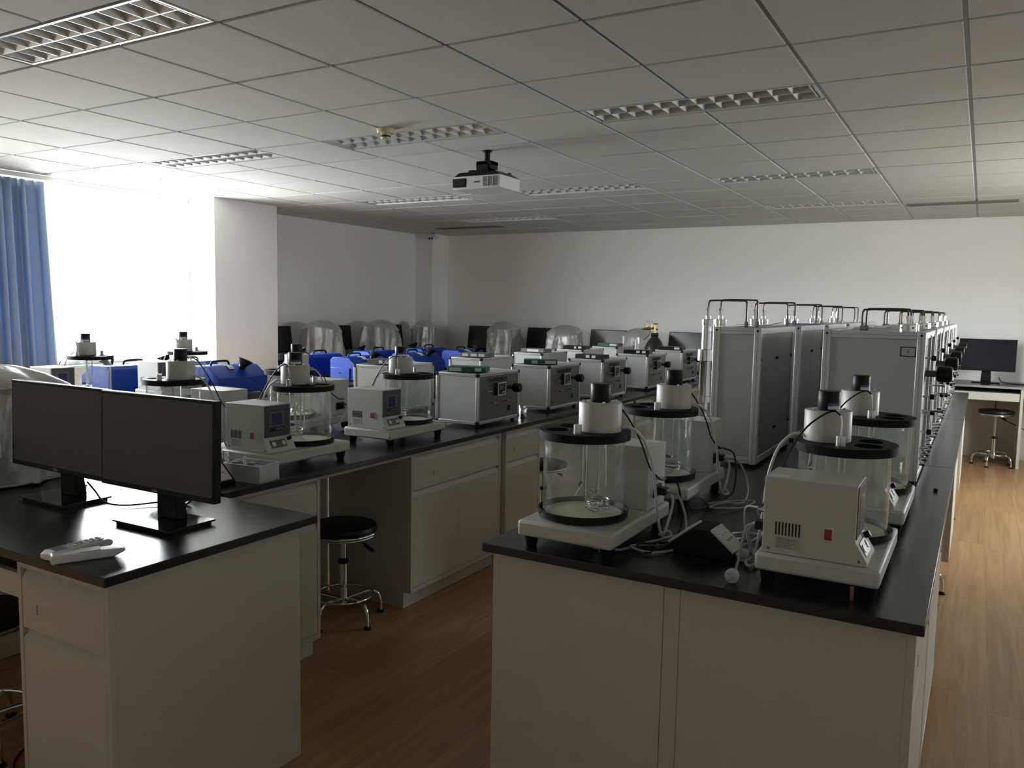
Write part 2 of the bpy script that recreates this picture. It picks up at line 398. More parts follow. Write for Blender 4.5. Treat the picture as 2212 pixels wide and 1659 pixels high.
# projector
t = thing('projector', 'white and black projector hanging upside down from the ceiling', 'projector', (-2.905, 4.635, 2.225))
MB().prism([(-.18,-.135),(.175,-.135),(.18,-.13),(.18,.125),(.165,.135),(-.165,.135),(-.18,.12)], 'z', 0, .082).build('body', 'plastic', t, .006)
MB().add([(-.178,-.132,.0822),(.178,-.132,.0822),(.178,.132,.0822),(-.178,.132,.0822),(-.148,-.11,.112),(.13,-.11,.112),(.13,.11,.112),(-.148,.11,.112)], [(0,3,2,1),(4,5,6,7),(0,1,5,4),(1,2,6,5),(2,3,7,6),(3,0,4,7)]).build('upper_shell', 'black', t, .004)
MB().bx(-.183, -.075, -.139, -.12, .012, .07).build('lens_recess', 'black', t, .004)
MB().cyl((-.105, -.138, .04), (-.105, -.143, .04), .024).build('lens', 'screen', t)
for i in range(11): MB().bx(.055, .165, -.1375, -.13, .012+i*.0056, .015+i*.0056).build('vent_slot', 'dark', t)
for xx in (.0915, .1285): MB().bx(xx-.002, xx+.002, -.1385, -.13, .01, .074).build('vent_rib', 'plastic', t)
text('logo', 'EPSON', .0145, 'dark', t, face((.008,-.1358,.043), (-1,0,0), (0,0,-1)), bold=.0004)
MB().cb(-.06, -.085, .119, .05, .03, .014).build('adjuster', 'black', t, .005)
MB().cb(.12, .09, .117, .02, .025, .012).build('adjuster', 'black', t, .005)
MB().cb(0, 0, .118, .15, .12, .006).cb(-.03, -.02, .122, .17, .02, .006).cb(.03, .03, .122, .15, .02, .006).build('bracket_plate', 'greyd', t)
MB().bx(-.055, .035, -.05, -.044, .122, .185).bx(-.055, .035, .044, .05, .122, .185).bx(-.055, .055, -.05, .05, .165, .19).bx(.045, .055, -.045, .045, .14, .19).build('bracket', 'black', t, .002)
MB().bx(-.05, -.01, -.042, .042, .122, .165).build('joint', 'black', t)
MB().cyl((0,0,.19), (0,0,ZC-2.225-.002), .019).build('pole', 'black', t)
MB().lathe([(.028,0),(.034,.006)], (0,0,ZC-2.225-.008), 20).build('flange', 'black', t)
# curtain
cv, cf = [], []
NY, NZ = 150, 14
for j in range(NZ+1):
    z = .06+(2.425-.06)*j/NZ; q = 1-j/NZ
    for i in range(NY+1):
        u = i/NY; y = 2.75+(3.965-2.75)*u+.13*q*(u-.3)
        a = .034+.02*math.sin(u*9+1.3)
        cv.append((-6.83+a*math.sin(u*2*PI*18+.9*math.sin(u*17))+.012*math.sin(u*70+z*1.5)*q, y+.012*math.sin(u*2*PI*26), z))
for j in range(NZ):
    for i in range(NY): cf.append((j*(NY+1)+i, j*(NY+1)+i+1, (j+1)*(NY+1)+i+1, (j+1)*(NY+1)+i))
t = thing('curtain', 'blue pleated curtain drawn to the side of the window', 'curtain', (0,0,0))
cb_ = MB().add(cv, cf).build('fabric', 'curtain', t, ang=180)
so = cb_.modifiers.new('thick', 'SOLIDIFY'); so.thickness = .002
MB().bx(-6.88, -6.79, 1.3, 4.02, 2.437, 2.475).build('curtain_rail', 'white', t, .003)

# ================================================================== benches and cabinets
def cabinet(label, w, d, loc, rz, doors=1, drawer=True, toe=.08, group=None, h=.763, keys=True):
    t = thing('base_cabinet', label, 'cabinet', loc, rz, group)      # front plane x=0 facing +x, y from 0 to w
    s = .016
    MB().bx(-d, -.019, 0, w, toe, h).bx(-.019, 0, 0, s, toe, h).bx(-.019, 0, w-s, w, toe, h).bx(-.019, 0, s, w-s, toe, toe+.022).bx(-.019, 0, s, w-s, h-.018, h).build('body', 'cab', t, .0012)
    if toe: MB().bx(-d+.002, -.045, .0, w, 0, toe).build('toe_kick', 'cab', t)
    zt = h-.02
    def front(name, y0, y1, z0, z1):
        o = MB().bx(-.018, -.001, y0, y1, z0, z1-.032).build(name, 'cab', t, .0012)
        MB().prism([(-.001, z1-.033), (-.001, z1-.030), (-.017, z1-.004), (-.018, z1-.004), (-.018, z1-.033)], 'y', y0, y1).build('pull', 'cabd', o)
        return o
    zd = toe+.024
    if drawer:
        o = front('drawer', s+.002, w-s-.002, zt-.165, zt)
        if keys:
            MB().bx(-.0012, .0002, w*.22-.0015, w*.22+.0015, zt-.118, zt-.09).build('keyhole', 'print', o)
        zt -= .168
    k = doors; ww = (w-2*s-.004)/k
    if k == 1: front('door', s+.002, w-s-.002, zd, zt)
    else:
        for i in range(k): front('door', s+.002+i*ww+(.0008 if i else 0), s+.002+(i+1)*ww-(.0008 if i < k-1 else 0), zd, zt)
    return t
def worktop(label, x0, x1, ys, rails=()):
    t = thing('worktop', label, 'worktop', ((x0+x1)/2, (ys[0]+ys[-1])/2, .765)); cx, cy_ = (x0+x1)/2, (ys[0]+ys[-1])/2
    for a, b in zip(ys, ys[1:]): MB().bx(x0-cx, x1-cx, a-cy_+.0006, b-cy_-.0006, 0, .025).build('slab', 'top', t, .0025)
    return t
RX0, RX1 = -1.19, -.066
LX0, LX1 = -3.40, -2.262
BX0, BX1 = -5.65, -4.53
Y0, Y1 = 1.90, 8.08
worktop('black worktop carrying the tall grey cabinets', RX0, RX1, [Y0, 4.0, 5.93, Y1])
worktop('black worktop carrying the aluminium framed test boxes', LX0, LX1, [Y0, 3.97, 6.0, Y1])
worktop('black worktop by the window carrying the blue instruments', BX0, BX1, [2.2, 4.2, 6.2, Y1])
def rail(label, x0, x1, y0, y1):
    tag(MB().bx(x0, x1, y0, y1, .745, .765).build('support_rail', 'cabd'), label, 'rail')
# centre bench (LB), side towards the aisle
FX = -2.29
cabinet('white drawer cabinet next to the desk cabinet, before the stool gap', .49, .52, (FX, 1.92, 0), 0)
cabinet('wide white double-door cabinet beside the empty stool gap', .82, .52, (FX, 3.02, 0), 0, 2)
cabinet('narrow white cabinet with one door next to the double-door cabinet', .41, .52, (FX, 3.90, 0), 0)
tag(MB().bx(FX-.06, FX-.03, 3.842, 3.898, 0, .763).build('filler_panel', 'cabd'), 'narrow grey filler strip between two white cabinets', 'panel')
cabinet('white cabinet under the third aluminium test box', .82, .52, (FX, 5.0, 0), 0, 2)
cabinet('white cabinet under the fourth aluminium test box', .41, .52, (FX, 5.88, 0), 0)
cabinet('white cabinet under the last aluminium test box', .82, .52, (FX, 7.0, 0), 0, 2)
for i, y in enumerate((2.7, 4.4, 6.1, 8.0)):
    cabinet('white cabinet on the window side of the test box bench, %s from the desk' % ('first', 'second', 'third', 'fourth')[i], .82, .5, (-3.37, y, 0), PI, 2, group='far side cabinets of the middle bench')
rail('light metal rail under the worktop edge above the black stool', FX-.03, FX-.004, 2.411, 3.019)
tag(MB().bx(-2.835, -2.815, 2.411, 3.019, 0, .763).build('back_panel', 'cab'), 'grey back panel behind the stool in the knee gap', 'panel')
# right bench (RB)
cabinet('white end cabinet nearest the open aisle, under the box with the red switch', .70, .535, (-.082, 1.935, 0), 0, 1)
cabinet('white end cabinet under the glass jar by the bench corner', .70, .51, (-1.172, 2.635, 0), PI, 1)
tag(MB().bx(-.661, -.618, 1.937, 1.957, 0, .763).build('filler_panel', 'cab', None, .001), 'narrow white strip between the two bench end panels', 'panel')
cabinet('white double cabinet along the bright floor aisle, ahead of the first hidden stool', .82, .52, (-.082, 2.66, 0), 0, 2)
cabinet('white double cabinet along the bright floor aisle, between the two hidden stools', .82, .52, (-.082, 5.05, 0), 0, 2)
cabinet('white double cabinet along the bright floor aisle, at its far end', .82, .52, (-.082, 7.2, 0), 0, 2)
for i, y in enumerate((3.6, 5.2, 6.4, 8.0)):
    cabinet('white cabinet below the narrow tall cabinets, %s from the bench end' % ('second', 'third', 'fourth', 'fifth')[i], .82, .5, (-1.172, y, 0), PI, 2, group='hidden side cabinets of the tall cabinet bench')
for i, y in enumerate((2.3, 3.9, 5.5, 7.1)):
    cabinet('white cabinet under the blue instruments, %s from the curtain' % ('first', 'second', 'third', 'fourth')[i], .82, .5, (-4.55, y, 0), 0, 2, group='cabinets of the window bench')
for i, y in enumerate((3.2, 5.0, 6.8)):
    cabinet('white cabinet facing the window, %s from the curtain' % ('first', 'second', 'third')[i], .82, .5, (-5.63, y, 0), PI, 2, group='window side cabinets of the window bench')
# teacher desk
DX1 = -1.785; DY0, DY1 = 1.145, 1.868
t = thing('desk_top', 'black desk top carrying the two monitors and the remotes', 'desk top', (-2.8, (DY0+DY1)/2, .765))
MB().bx(-1.0, DX1+2.8, -(DY1-DY0)/2, (DY1-DY0)/2, 0, .025).build('slab', 'top', t, .0025)
MB().bx(-1.0, DX1+2.8-.03, -(DY1-DY0)/2+.028, -(DY1-DY0)/2+.05, -.012, -.0005).build('edge_rail', 'cabd', t)
def desk_cab(): 
    return cabinet('white drawer cabinet under the desk with the monitors', .40, .65, (-2.225, 1.178, 0), -PI/2, 1, True, 0, h=.752)
desk_cab()
t = thing('keyboard_drawer', 'white shallow drawer hanging under the desk beside the drawer cabinet', 'drawer', (-2.7, 1.2, .63))
MB().bx(-.45, .468, 0, .018, 0, .07).build('drawer_front', 'cab', t, .001)
MB().bx(-.45, .468, .018, .4, .0, .012).build('tray', 'cabd', t)
tag(MB().bx(-3.34, -2.23, 1.80, 1.82, .1, .763).build('modesty_panel', 'cab'), 'white panel closing the far side of the desk', 'panel')
cabinet('white drawer cabinet at the far end of the desk beside the silver covered machine', .40, .65, (-3.75, 1.178, 0), -PI/2, 1, True, 0, h=.752)
# wall benches
t = thing('side_bench', 'black topped bench along the back wall under the monitors', 'bench', (0, 9.4, 0))
MB().bx(-6.45, XR-.03, -.35, .30, .772, .79).build('slab', 'top', t, .002)
MB().bx(-6.45, XR-.03, -.352, -.3505, .768, .7898).build('edge_strip', 'alu', t)
MB().bx(-6.45, XR-.03, .28, .30, .0, .77).build('back_panel', 'cab', t)
for i in range(9):
    x0 = -7.11+i*.935+.02; x1 = x0+.895
    x0 = max(x0, -6.45); x1 = min(x1, XR-.03)
    MB().bx(x0, x1, -.33, -.312, .645, .722).build('drawer_front', 'cab', t, .002)
for x0 in [-6.43]+[.37+.935*k for k in range(-7, 2)]:
    MB().bx(x0-.012, x0+.012, -.33, .28, 0, .772).build('leg_panel', 'cab', t)
MB().bx(-6.45, XR-.03, -.30, .28, .72, .73).build('shelf', 'dark', t)
t = thing('side_bench', 'black topped bench along the plain left wall behind the pillar', 'bench', (-6.8, 7.7, 0))
MB().bx(-.33, .30, -1.35, 1.35, .772, .79).build('slab', 'top', t, .002)
MB().bx(-.33, -.31, -1.35, 1.35, 0, .77).build('back_panel', 'cab', t)
for yy in (-1.33, 0, 1.33): MB().bx(-.31, .28, yy-.012, yy+.012, 0, .772).build('leg_panel', 'cab', t)
MB().bx(.262, .28, -1.3, 1.3, .645, .722).build('drawer_front', 'cab', t)

# ================================================================== thermostatic baths
def bath_proto():
    t = thing('viscosity_bath', '', 'water bath')          # front faces +x; y 0..0.455; rests at z 0
    ft = MB().lathe([(.013,0),(.015,.002),(.021,.030),(.021,.034)], n=14).mesh('foot')
    for sx in (-.115, .115):
        for sy in (.035, .42): link('foot', ft, None if ft.materials else 'rubber', t, 0, (sx, sy, 0))
    MB().bx(-.142, .142, 0, .455, .034, .078).build('base_plate', 'grey', t, .008)
    y0, y1 = .014, .160
    prof = [(-.128,.0785),(.112,.0785),(.112,.088),(.084,.134),(.084,.266),(-.128,.266)]
    b = MB().prism(prof, 'y', y0, y1).build('control_box', 'grey', t, .002)
    dp = MB().bx(.083, .0862, y0+.006, y1-.006, .138, .262).build('display_panel', 'panelgrey', b, .001)
    MB().bx(.0862, .0868, y0+.030, y1-.036, .158, .240).build('bezel', 'bezel', dp)
    MB().bx(.0868, .0872, y0+.042, y1-.050, .184, .232).build('screen', 'bluescr', dp)
    MB().bx(.0868, .0871, y0+.032, y1-.038, .160, .178).build('readout_window', 'black', dp)
    for i in range(3): MB().bx(.0871, .0873, y0+.066+i*.013, y0+.075+i*.013, .165, .173).build('digit', 'redled', dp)
    for i in range(9): MB().bx(.0862, .0865, y0+.022+i*.012, y0+.030+i*.012, .249, .254).build('title_mark', 'bezel', dp)
    # sloped console with two buttons and a knob
    a = math.atan2(.134-.088, .112-.084); nx, nz = math.sin(a), math.cos(a); tx, tz = math.cos(a), -math.sin(a)
    mx_, mz_ = .098, .111
    co = MB().cb(0, 0, 0, .034, .082, .0014).build('console_plate', 'bezel', b, .0006, (mx_+nx*.0012, y0+.066, mz_+nz*.0012), (0, a, 0))
    for yy in (-.026, .026): MB().cyl((0, yy, .0007), (0, yy, .003), .0095).build('button', 'white', co)
    MB().cyl((mx_-.008, y0+.126, mz_+.012), (mx_-.008+nx*.014, y0+.126, mz_+.012+nz*.014), .008).build('socket', 'black', b)
    for i in range(8): MB().bx(-.098+i*.0078, -.0945+i*.0078, y0-.0006, y0+.002, .126, .158).build('vent_slot', 'black', b)
    sw = MB().bx(.012, .036, y0-.002, y0+.002, .128, .160).build('switch_bezel', 'white', b, .0008)
    MB().prism([(y0-.0055,.131),(y0-.002,.131),(y0-.002,.157),(y0-.003,.157)], 'x', .0155, .0325).build('rocker_switch', 'red', sw)
    lb = MB().bx(-.096, -.038, y0-.0005, y0+.001, .092, .121).build('rating_label', 'greyd', b)
    for i in range(5): MB().bx(-.093, -.060+random.uniform(-.004,.012), y0-.0008, y0, .096+i*.005, .0975+i*.005).build('print_line', 'print', lb)
    MB().bx(-.120, -.075, y0+.012, y0+.044, .266, .2666).build('sticker', 'paper', b)
    for xx in (-.112, .094): MB().cyl((xx, y0-.0015, .09), (xx, y0, .09), .0035, n=10).build('screw', 'steel', b)
    # back connectors
    MB().cyl((-.128, .085, .165), (-.150, .085, .165), .006).cyl((-.150,.085,.165), (-.158,.085,.165), .004).build('sensor_plug', 'chrome', t)
    MB().bx(-.134, -.128, .055, .115, .108, .145).bx(-.160, -.134, .068, .100, .116, .138).build('power_inlet', 'black', t, .002)
    # jar
    jx, jy = .012, .305
    MB().lathe([(.112,.0785),(.127,.082),(.129,.102),(.126,.102),(.124,.086),(.0,.086)], (jx,jy,0), 48).build('tray', 'black', t)
    MB().lathe([(.110,.0865),(.110,.092),(.0,.092)], (jx,jy,0), 40).build('jar_floor', 'cream', t)
    MB().lathe([(.1125,.0925),(.1155,.0925),(.1155,.303),(.1125,.303)], (jx,jy,0), 48, True).build('glass_jar', 'jar', t)
    # lid with two holes
    bm = bmesh.new(); edges = []
    def ring(cx, cy2, r, n):
        vs = [bm.verts.new((cx+r*math.cos(2*PI*i/n), cy2+r*math.sin(2*PI*i/n), .303)) for i in range(n)]
        return [bm.edges.new((vs[i], vs[(i+1) % n])) for i in range(n)]
    edges += ring(jx, jy, .130, 56)
    edges += ring(jx+.062, jy-.042, .036, 28); edges += ring(jx+.062, jy+.048, .036, 28)
    bmesh.ops.triangle_fill(bm, edges=edges, use_beauty=True, use_dissolve=False)
    g = bmesh.ops.extrude_face_region(bm, geom=bm.faces[:]); bmesh.ops.translate(bm, verts=[v for v in g['geom'] if isinstance(v, bmesh.types.BMVert)], vec=(0,0,.023))
    bmesh.ops.recalc_face_normals(bm, faces=bm.faces); me = bpy.data.meshes.new('lid'); bm.to_mesh(me); bm.free()
    me.shade_smooth(); me.set_sharp_from_angle(angle=math.radians(35)); link('lid', me, 'rubber', t)
    hx, hy = jx-.046, jy+.0
    MB().lathe([(.058,.326),(.060,.328),(.060,.406),(.0585,.408),(.0,.408)], (hx,hy,0), 40).build('motor_housing', 'grey', t)
    mo = MB().lathe([(.0275,.408),(.0285,.410),(.0285,.458),(.027,.460),(.0,.460)], (hx,hy,0), 28).build('motor', 'black', t)
    def wrap(name, m, z0, z1, a0, a1):
        vs = []; n = 8
        for i in range(n+1):
            a_ = a0+(a1-a0)*i/n; vs += [(hx+.0288*math.cos(a_), hy+.0288*math.sin(a_), z0), (hx+.0288*math.cos(a_), hy+.0288*math.sin(a_), z1)]
        MB().add(vs, [(2*i, 2*i+2, 2*i+3, 2*i+1) for i in range(n)]).build(name, m, mo)
    wrap('motor_label', 'white', .412, .421, -1.5, .2); wrap('motor_label_band', 'labelblue', .421, .429, -1.5, .2)
    for a_ in (.6, 2.2, 3.9, 5.4): MB().cyl((hx+.045*math.cos(a_), hy+.045*math.sin(a_), .408), (hx+.045*math.cos(a_), hy+.045*math.sin(a_), .413), .004, n=10).build('screw', 'chrome', t)
    # probe holder, rod and its lead; a second knob
    px, py = jx+.0, jy-.082
    MB().cyl((px,py,.326), (px,py,.352), .012).build('probe_holder', 'alu', t)
    MB().tube([(px,py,.352),(px,py,.385),(px-.004,py,.405)], .0028, 8, 3).build('probe_rod', 'chrome', t)
    MB().tube([(px-.004,py,.405),(px-.02,py-.002,.415),(px-.05,py-.006,.40),(px-.09,py-.01,.36),(px-.125,py-.03,.29),(px-.145,py-.06,.21),(px-.165,py-.10,.17),(px-.168,.085,.165),(-.158,.085,.165)], .0026, 6, 5).build('probe_lead', 'black', t)
    MB().cyl((jx-.02,jy+.09,.326), (jx-.02,jy+.09,.352), .011).build('lid_knob', 'alu', t)
    # inside: stirrer, tubes, heater coil
    MB().cyl((hx,hy,.150), (hx,hy,.303), .0028, n=8).build('stirrer_shaft', 'chrome', t)
    pr = MB()
    for k in range(3):
        a_ = 2*PI*k/3
        c, s = math.cos(a_), math.sin(a_)
        pr.add([(hx+c*.003-s*.004, hy+s*.003+c*.004, .148),(hx+c*.024-s*.009, hy+s*.024+c*.009, .146),(hx+c*.024+s*.009, hy+s*.024-c*.009, .156),(hx+c*.003+s*.004, hy+s*.003-c*.004, .153)], [(0,1,2,3)])
    pr.build('propeller', 'chrome', t)
    cp = [(hx+.03,hy+.02,.303),(hx+.03,hy+.02,.14)]
    for i in range(33): cp.append((hx+.031*math.cos(i*.785+.6), hy+.031*math.sin(i*.785+.6), .135-i*.001))
    cp += [(hx-.03,hy+.025,.115),(hx-.03,hy+.025,.303)]
    MB().tube(cp, .0026, 6, 2).build('heater_coil', 'chrome', t)
    MB().tube([(hx+.05,hy-.02,.303),(hx+.05,hy-.02,.16),(hx+.045,hy-.02,.148),(hx+.03,hy-.02,.146)], .0022, 6, 3).build('sensor_tube', 'chrome', t)
    # white hose from the motor housing to the back of the box
    hb_ = MB().tube([(hx-.058,hy-.02,.338),(hx-.085,hy-.028,.337),(hx-.115,hy-.05,.30),(hx-.135,hy-.07,.22),(hx-.140,hy-.10,.10),(hx-.15,hy-.12,.02),(hx-.16,hy-.17,.008),(hx-.14,hy-.21,.010),(hx-.13,hy-.16,.012),(hx-.155,hy-.13,.03),(-.185,.10,.10),(-.165,.085,.127),(-.158,.084,.127)], .0042, 8, 6); hb_.v = [(x, y, max(q, .001)) for x, y, q in hb_.v]; hb_.build('hose', 'hose', t)
    return t
bp = bath_proto()
BATHS = [(-2.49, 2.205, 0, 'viscosity bath with blue display right behind the plastic box of bottles', 'A1'),
 (-2.51, 2.955, 0, 'viscosity bath with blue display next to the first aluminium test box', 'A2'),
 (-3.08, 2.645, PI, 'viscosity bath turned to the window, its jar rising just behind the twin monitors', 'L1'),
 (-3.08, 3.345, PI, 'viscosity bath turned away, standing behind the bath beside the plastic box', 'L2'),
 (-4.77, 2.70, 0, 'viscosity bath by the window, closest to the blue curtain', 'W1'),
 (-4.77, 3.41, 0, 'viscosity bath by the window between two blue instruments', 'W2'),
 (-.309, 1.985, 0, 'viscosity bath with red switch and vent slots facing the bench end', 'R1'),
 (-.309, 2.645, 0, 'viscosity bath just before the cabinet marked 1', 'R2'),
 (-.945, 2.375, PI, 'viscosity bath with its glass jar at the bench corner above the loose plug', 'M1'),
 (-.955, 3.03, PI, 'viscosity bath in front of the chrome cylinders', 'M2')]
bath = {}
for i, (x, y, rz, lab, key) in enumerate(BATHS):
    o = bp if i == 0 else dup(bp)
    o.location = (x, y, T); o.rotation_euler = (0, 0, rz); o['label'] = lab; o['group'] = 'viscosity baths'; bath[key] = o
# power cords that can be seen, each with its plug, as parts of their bath
def plug(parent, loc, ang, down=True):
    p = MB().lathe([(.006,-.030),(.009,-.026),(.010,-.012),(.0165,-.008),(.0175,.004),(.0165,.008),(.0,.008)], n=18).build('plug', 'hose')
    d = Vector((math.cos(ang), math.sin(ang), -.08)).normalized()
    p.rotation_mode = 'QUATERNION'; p.rotation_quaternion = d.to_track_quat('Z', 'Y'); p.location = loc
    bpy.context.view_layer.update()
    Mw = p.matrix_basis.copy()
    for a_ in (0, 2.09, 4.19):
        c, s = math.cos(a_)*.008, math.sin(a_)*.008
        q = MB().cb(c, s, .016, .0055, .0018, .018).build('pin', 'chrome'); q.parent = p
    p.parent = parent; p.matrix_parent_inverse = Matrix.LocRotScale(parent.location, parent.rotation_euler, parent.scale).inverted()
    return p
def cord(key, pts, r=.0036, m='cordg'):
    b_ = MB().tube(pts, r, 8, 6); b_.v = [(x, y, max(q, T+.0008)) for x, y, q in b_.v]
    o = b_.build('power_cord', m)
    return world_child(o, bath[key]) if key else o
z = T+.007
cord('M1', [(-.785,2.29,T+.127),(-.74,2.27,T+.12),(-.70,2.22,T+.06),(-.69,2.15,z+.004),(-.74,2.06,z),(-.80,2.05,z+.01),(-.77,2.13,z),(-.70,2.17,z+.006),(-.69,2.24,z+.02),(-.73,2.20,z+.012),(-.79,2.11,z+.004),(-.82,2.04,z),(-.838,2.012,T+.012)])
plug(bath['M1'], (-.866, 2.005, T+.017), PI+.25)
cord('M1', [(-.785,2.30,T+.165),(-.75,2.29,T+.15),(-.72,2.24,T+.05),(-.735,2.18,z),(-.79,2.08,z+.012),(-.75,2.05,z),(-.72,2.12,z+.012),(-.77,2.15,z)], .003, 'black')
cord('M2', [(-.795,2.945,T+.127),(-.74,2.94,T+.12),(-.69,2.88,T+.06),(-.68,2.80,z),(-.72,2.72,z+.008),(-.76,2.66,z),(-.71,2.64,z+.006),(-.66,2.72,z),(-.64,2.78,z+.012),(-.70,2.74,z+.012),(-.77,2.68,z+.006)])
cord('M2', [(-.80,2.945,T+.165),(-.755,2.94,T+.14),(-.73,2.85,T+.03),(-.75,2.70,z),(-.79,2.60,z),(-.80,2.55,z+.03),(-.78,2.60,T+.05),(-.77,2.67,z+.004)], .003, 'black')
world_child(MB().bx(-.228, -.220, 1.981, 1.984, T+.001, T+.034).build('tape_strip', 'redled'), bath['R1'])
cord('R1', [(-.47,2.07,T+.127),(-.495,2.07,T+.11),(-.505,2.05,T+.03),(-.50,1.99,z+.002),(-.497,1.985,T+.008),(-.495,1.982,T+.012)])
plug(bath['R1'], (-.495, 1.953, T+.018), -PI/2)
cord('R1', [(-.47,2.09,T+.165),(-.51,2.12,T+.15),(-.54,2.25,T+.04),(-.58,2.33,z),(-.53,2.38,z+.01),(-.49,2.30,T+.05),(-.52,2.24,T+.03),(-.56,2.22,z),(-.50,2.21,z+.006)], .003, 'hose')
cord('R2', [(-.47,2.73,T+.127),(-.50,2.72,T+.10),(-.52,2.64,z),(-.56,2.60,z),(-.60,2.66,z+.01),(-.57,2.74,z+.02),(-.53,2.70,z),(-.55,2.66,z+.012)])
lead = thing('power_lead', 'loose pale power lead with a round plug between socket box and bath', 'cable', (-.53, 2.28, T))
o = cord(None, [(-.585,2.40,z),(-.60,2.355,z+.006),(-.56,2.33,z+.018),(-.525,2.36,z+.01),(-.54,2.41,z),(-.565,2.36,z+.01),(-.53,2.28,z+.006),(-.516,2.2,z),(-.513,2.17,T+.014)]); o.name = 'cord'; world_child(o, lead)
plug(lead, (-.516, 2.138, T+.019), -PI/2-.2)

# ================================================================== aluminium framed test boxes
CXW, CYW, CZ0, CZH = .285, .46, .018, .30
def cube_proto():
    t = thing('test_box', '', 'test box')                   # panel faces +x; corner at x -CXW..0, y 0..CYW
    e = .018
    fm = MB().lathe([(.012,0),(.012,CZ0)], n=12).mesh('foot')
    for xx in (-CXW+.03, -.03):
        for yy in (.03, CYW-.03): link('foot', fm, None if fm.materials else 'rubber', t, 0, (xx, yy, 0))
    z0, z1 = CZ0, CZ0+CZH-.018
    def edge(a, b):
        o = MB().bx(a[0], b[0], a[1], b[1], a[2], b[2]).build('edge_profile', 'aluw', t, .0035)
        L = [b[q]-a[q] for q in range(3)]; ax = L.index(max(L)); mid = [(a[q]+b[q])/2 for q in range(3)]
        for q, lo, hi in ((0, -CXW, 0), (1, 0, CYW)):
            if q == ax: continue
            if abs(a[q]-lo) < 1e-4 or abs(b[q]-hi) < 1e-4:
                oth = 3-ax-q; r0 = [0, 0, 0]; r1 = [0, 0, 0]
                r0[ax], r1[ax] = a[ax], b[ax]; r0[oth], r1[oth] = mid[oth]-.0016, mid[oth]+.0016
                p = a[q] if abs(a[q]-lo) < 1e-4 else b[q]; r0[q], r1[q] = p-.0003, p+.0003
                MB().bx(r0[0], r1[0], r0[1], r1[1], r0[2], r1[2]).build('groove', 'bezel', o)
        return o
    for xx in (-CXW, -e):
        for yy in (0, CYW-e): edge((xx, yy, z0+e), (xx+e, yy+e, z1-e))
    for zz in (z0, z1-e):
        for xx in (-CXW, -e): edge((xx, e, zz), (xx+e, CYW-e, zz+e))
        for yy in (0, CYW-e): edge((-CXW+e, yy, zz), (-e, yy+e, zz+e))
        for xx in (-CXW, -e):
            for yy in (0, CYW-e): MB().cb(xx+e/2, yy+e/2, zz+e/2, e+.001, e+.001, e+.001).build('corner_block', 'black', t, .003)
    a = .005
    for nm, b in (('side_panel', (-CXW+e, -e, a, a+.003, z0+e, z1-e)), ('side_panel', (-CXW+e, -e, CYW-a-.003, CYW-a, z0+e, z1-e)), ('rear_panel', (-CXW+a, -CXW+a+.003, e, CYW-e, z0+e, z1-e)),
                  ('top_panel', (-CXW+e, -e, e, CYW-e, z1-a-.003, z1-a)), ('bottom_panel', (-CXW+e, -e, e, CYW-e, z0+a, z0+a+.003))):
        MB().bx(*b).build(nm, 'panel', t)
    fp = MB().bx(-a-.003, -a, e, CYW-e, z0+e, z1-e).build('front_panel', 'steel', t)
    text('title', '气体孔隙度测定仪', .027, 'ink', fp, face((-.0042, CYW*.46, z0+.239), (0,1,0), (0,0,1)), bold=.0002)
    gz = z0+.182
    mt = MB().bx(-.005, .018, CYW*.39, CYW*.39+.085, gz-.03, gz+.04).build('meter', 'dark', t, .002)
    MB().bx(.018, .0205, CYW*.39-.002, CYW*.39+.087, gz-.032, gz-.026).bx(.018, .0205, CYW*.39-.002, CYW*.39+.087, gz+.036, gz+.042).bx(.018, .0205, CYW*.39-.002, CYW*.39+.004, gz-.026, gz+.036).bx(.018, .0205, CYW*.39+.081, CYW*.39+.087, gz-.026, gz+.036).build('meter_frame', 'white', mt)
    MB().bx(.018, .0188, CYW*.39+.02, CYW*.39+.066, gz, gz+.028).build('readout', 'redled' if False else 'bezel', mt)
    for i in range(3): MB().bx(.018, .0192, CYW*.39+.046+i*.011, CYW*.39+.053+i*.011, gz-.019, gz-.011).build('key', 'white', mt)
    ky = CYW*.73
    MB().cyl((-.005,ky,gz+.006), (.03,ky,gz+.006), .012).build('knob_stem', 'steel', t)
    MB().cyl((.028,ky,gz+.006), (.036,ky,gz+.006), .021, .026).cyl((.036,ky,gz+.006), (.072,ky,gz+.006), .026, .026).cyl((.072,ky,gz+.006), (.078,ky,gz+.006), .026, .021).build('regulator_knob', 'black', t, .002)
    for yy, zz in ((.075, gz+.002), (.145, gz-.070), (.285, gz-.068)):
        MB().cyl((-.005,yy,zz), (.014,yy,zz), .0055, n=10).cyl((.014,yy,zz), (.018,yy,zz), .007, n=6).cyl((.018,yy,zz), (.036,yy+.006,zz), .003, n=8).cyl((.036,yy+.006,zz), (.040,yy+.007,zz), .0045, n=8).build('gas_fitting', 'chrome', t)
    MB().bx(-.005, .001, CYW-.125, CYW-.105, z0+.052, z0+.082).build('switch', 'darkred', t, .001)
    return t
cp_ = cube_proto()
ord_ = ['first', 'second', 'third', 'fourth', 'fifth']
cubes = []
RY = [3.715, 4.56, 5.40, 6.31, 7.20]
LY = [3.84, 4.88, 5.80, 6.58, 7.36]
for i, y in enumerate(RY):
    o = cp_ if i == 0 else dup(cp_)
    o.location = (-2.365, y, T); o['label'] = ['aluminium framed gas test box with steel panel and black knob, next to the viscosity bath', 'gas test box with knob and steel panel just past the two short metal cylinders',
        'third gas test box in the row with knobs, counted from the viscosity bath', 'fourth gas test box in the row with knobs, counted from the viscosity bath', 'last gas test box in the row with knobs, nearest the gas cylinder'][i]
    o['group'] = 'aluminium framed gas test boxes'; cubes.append(o)
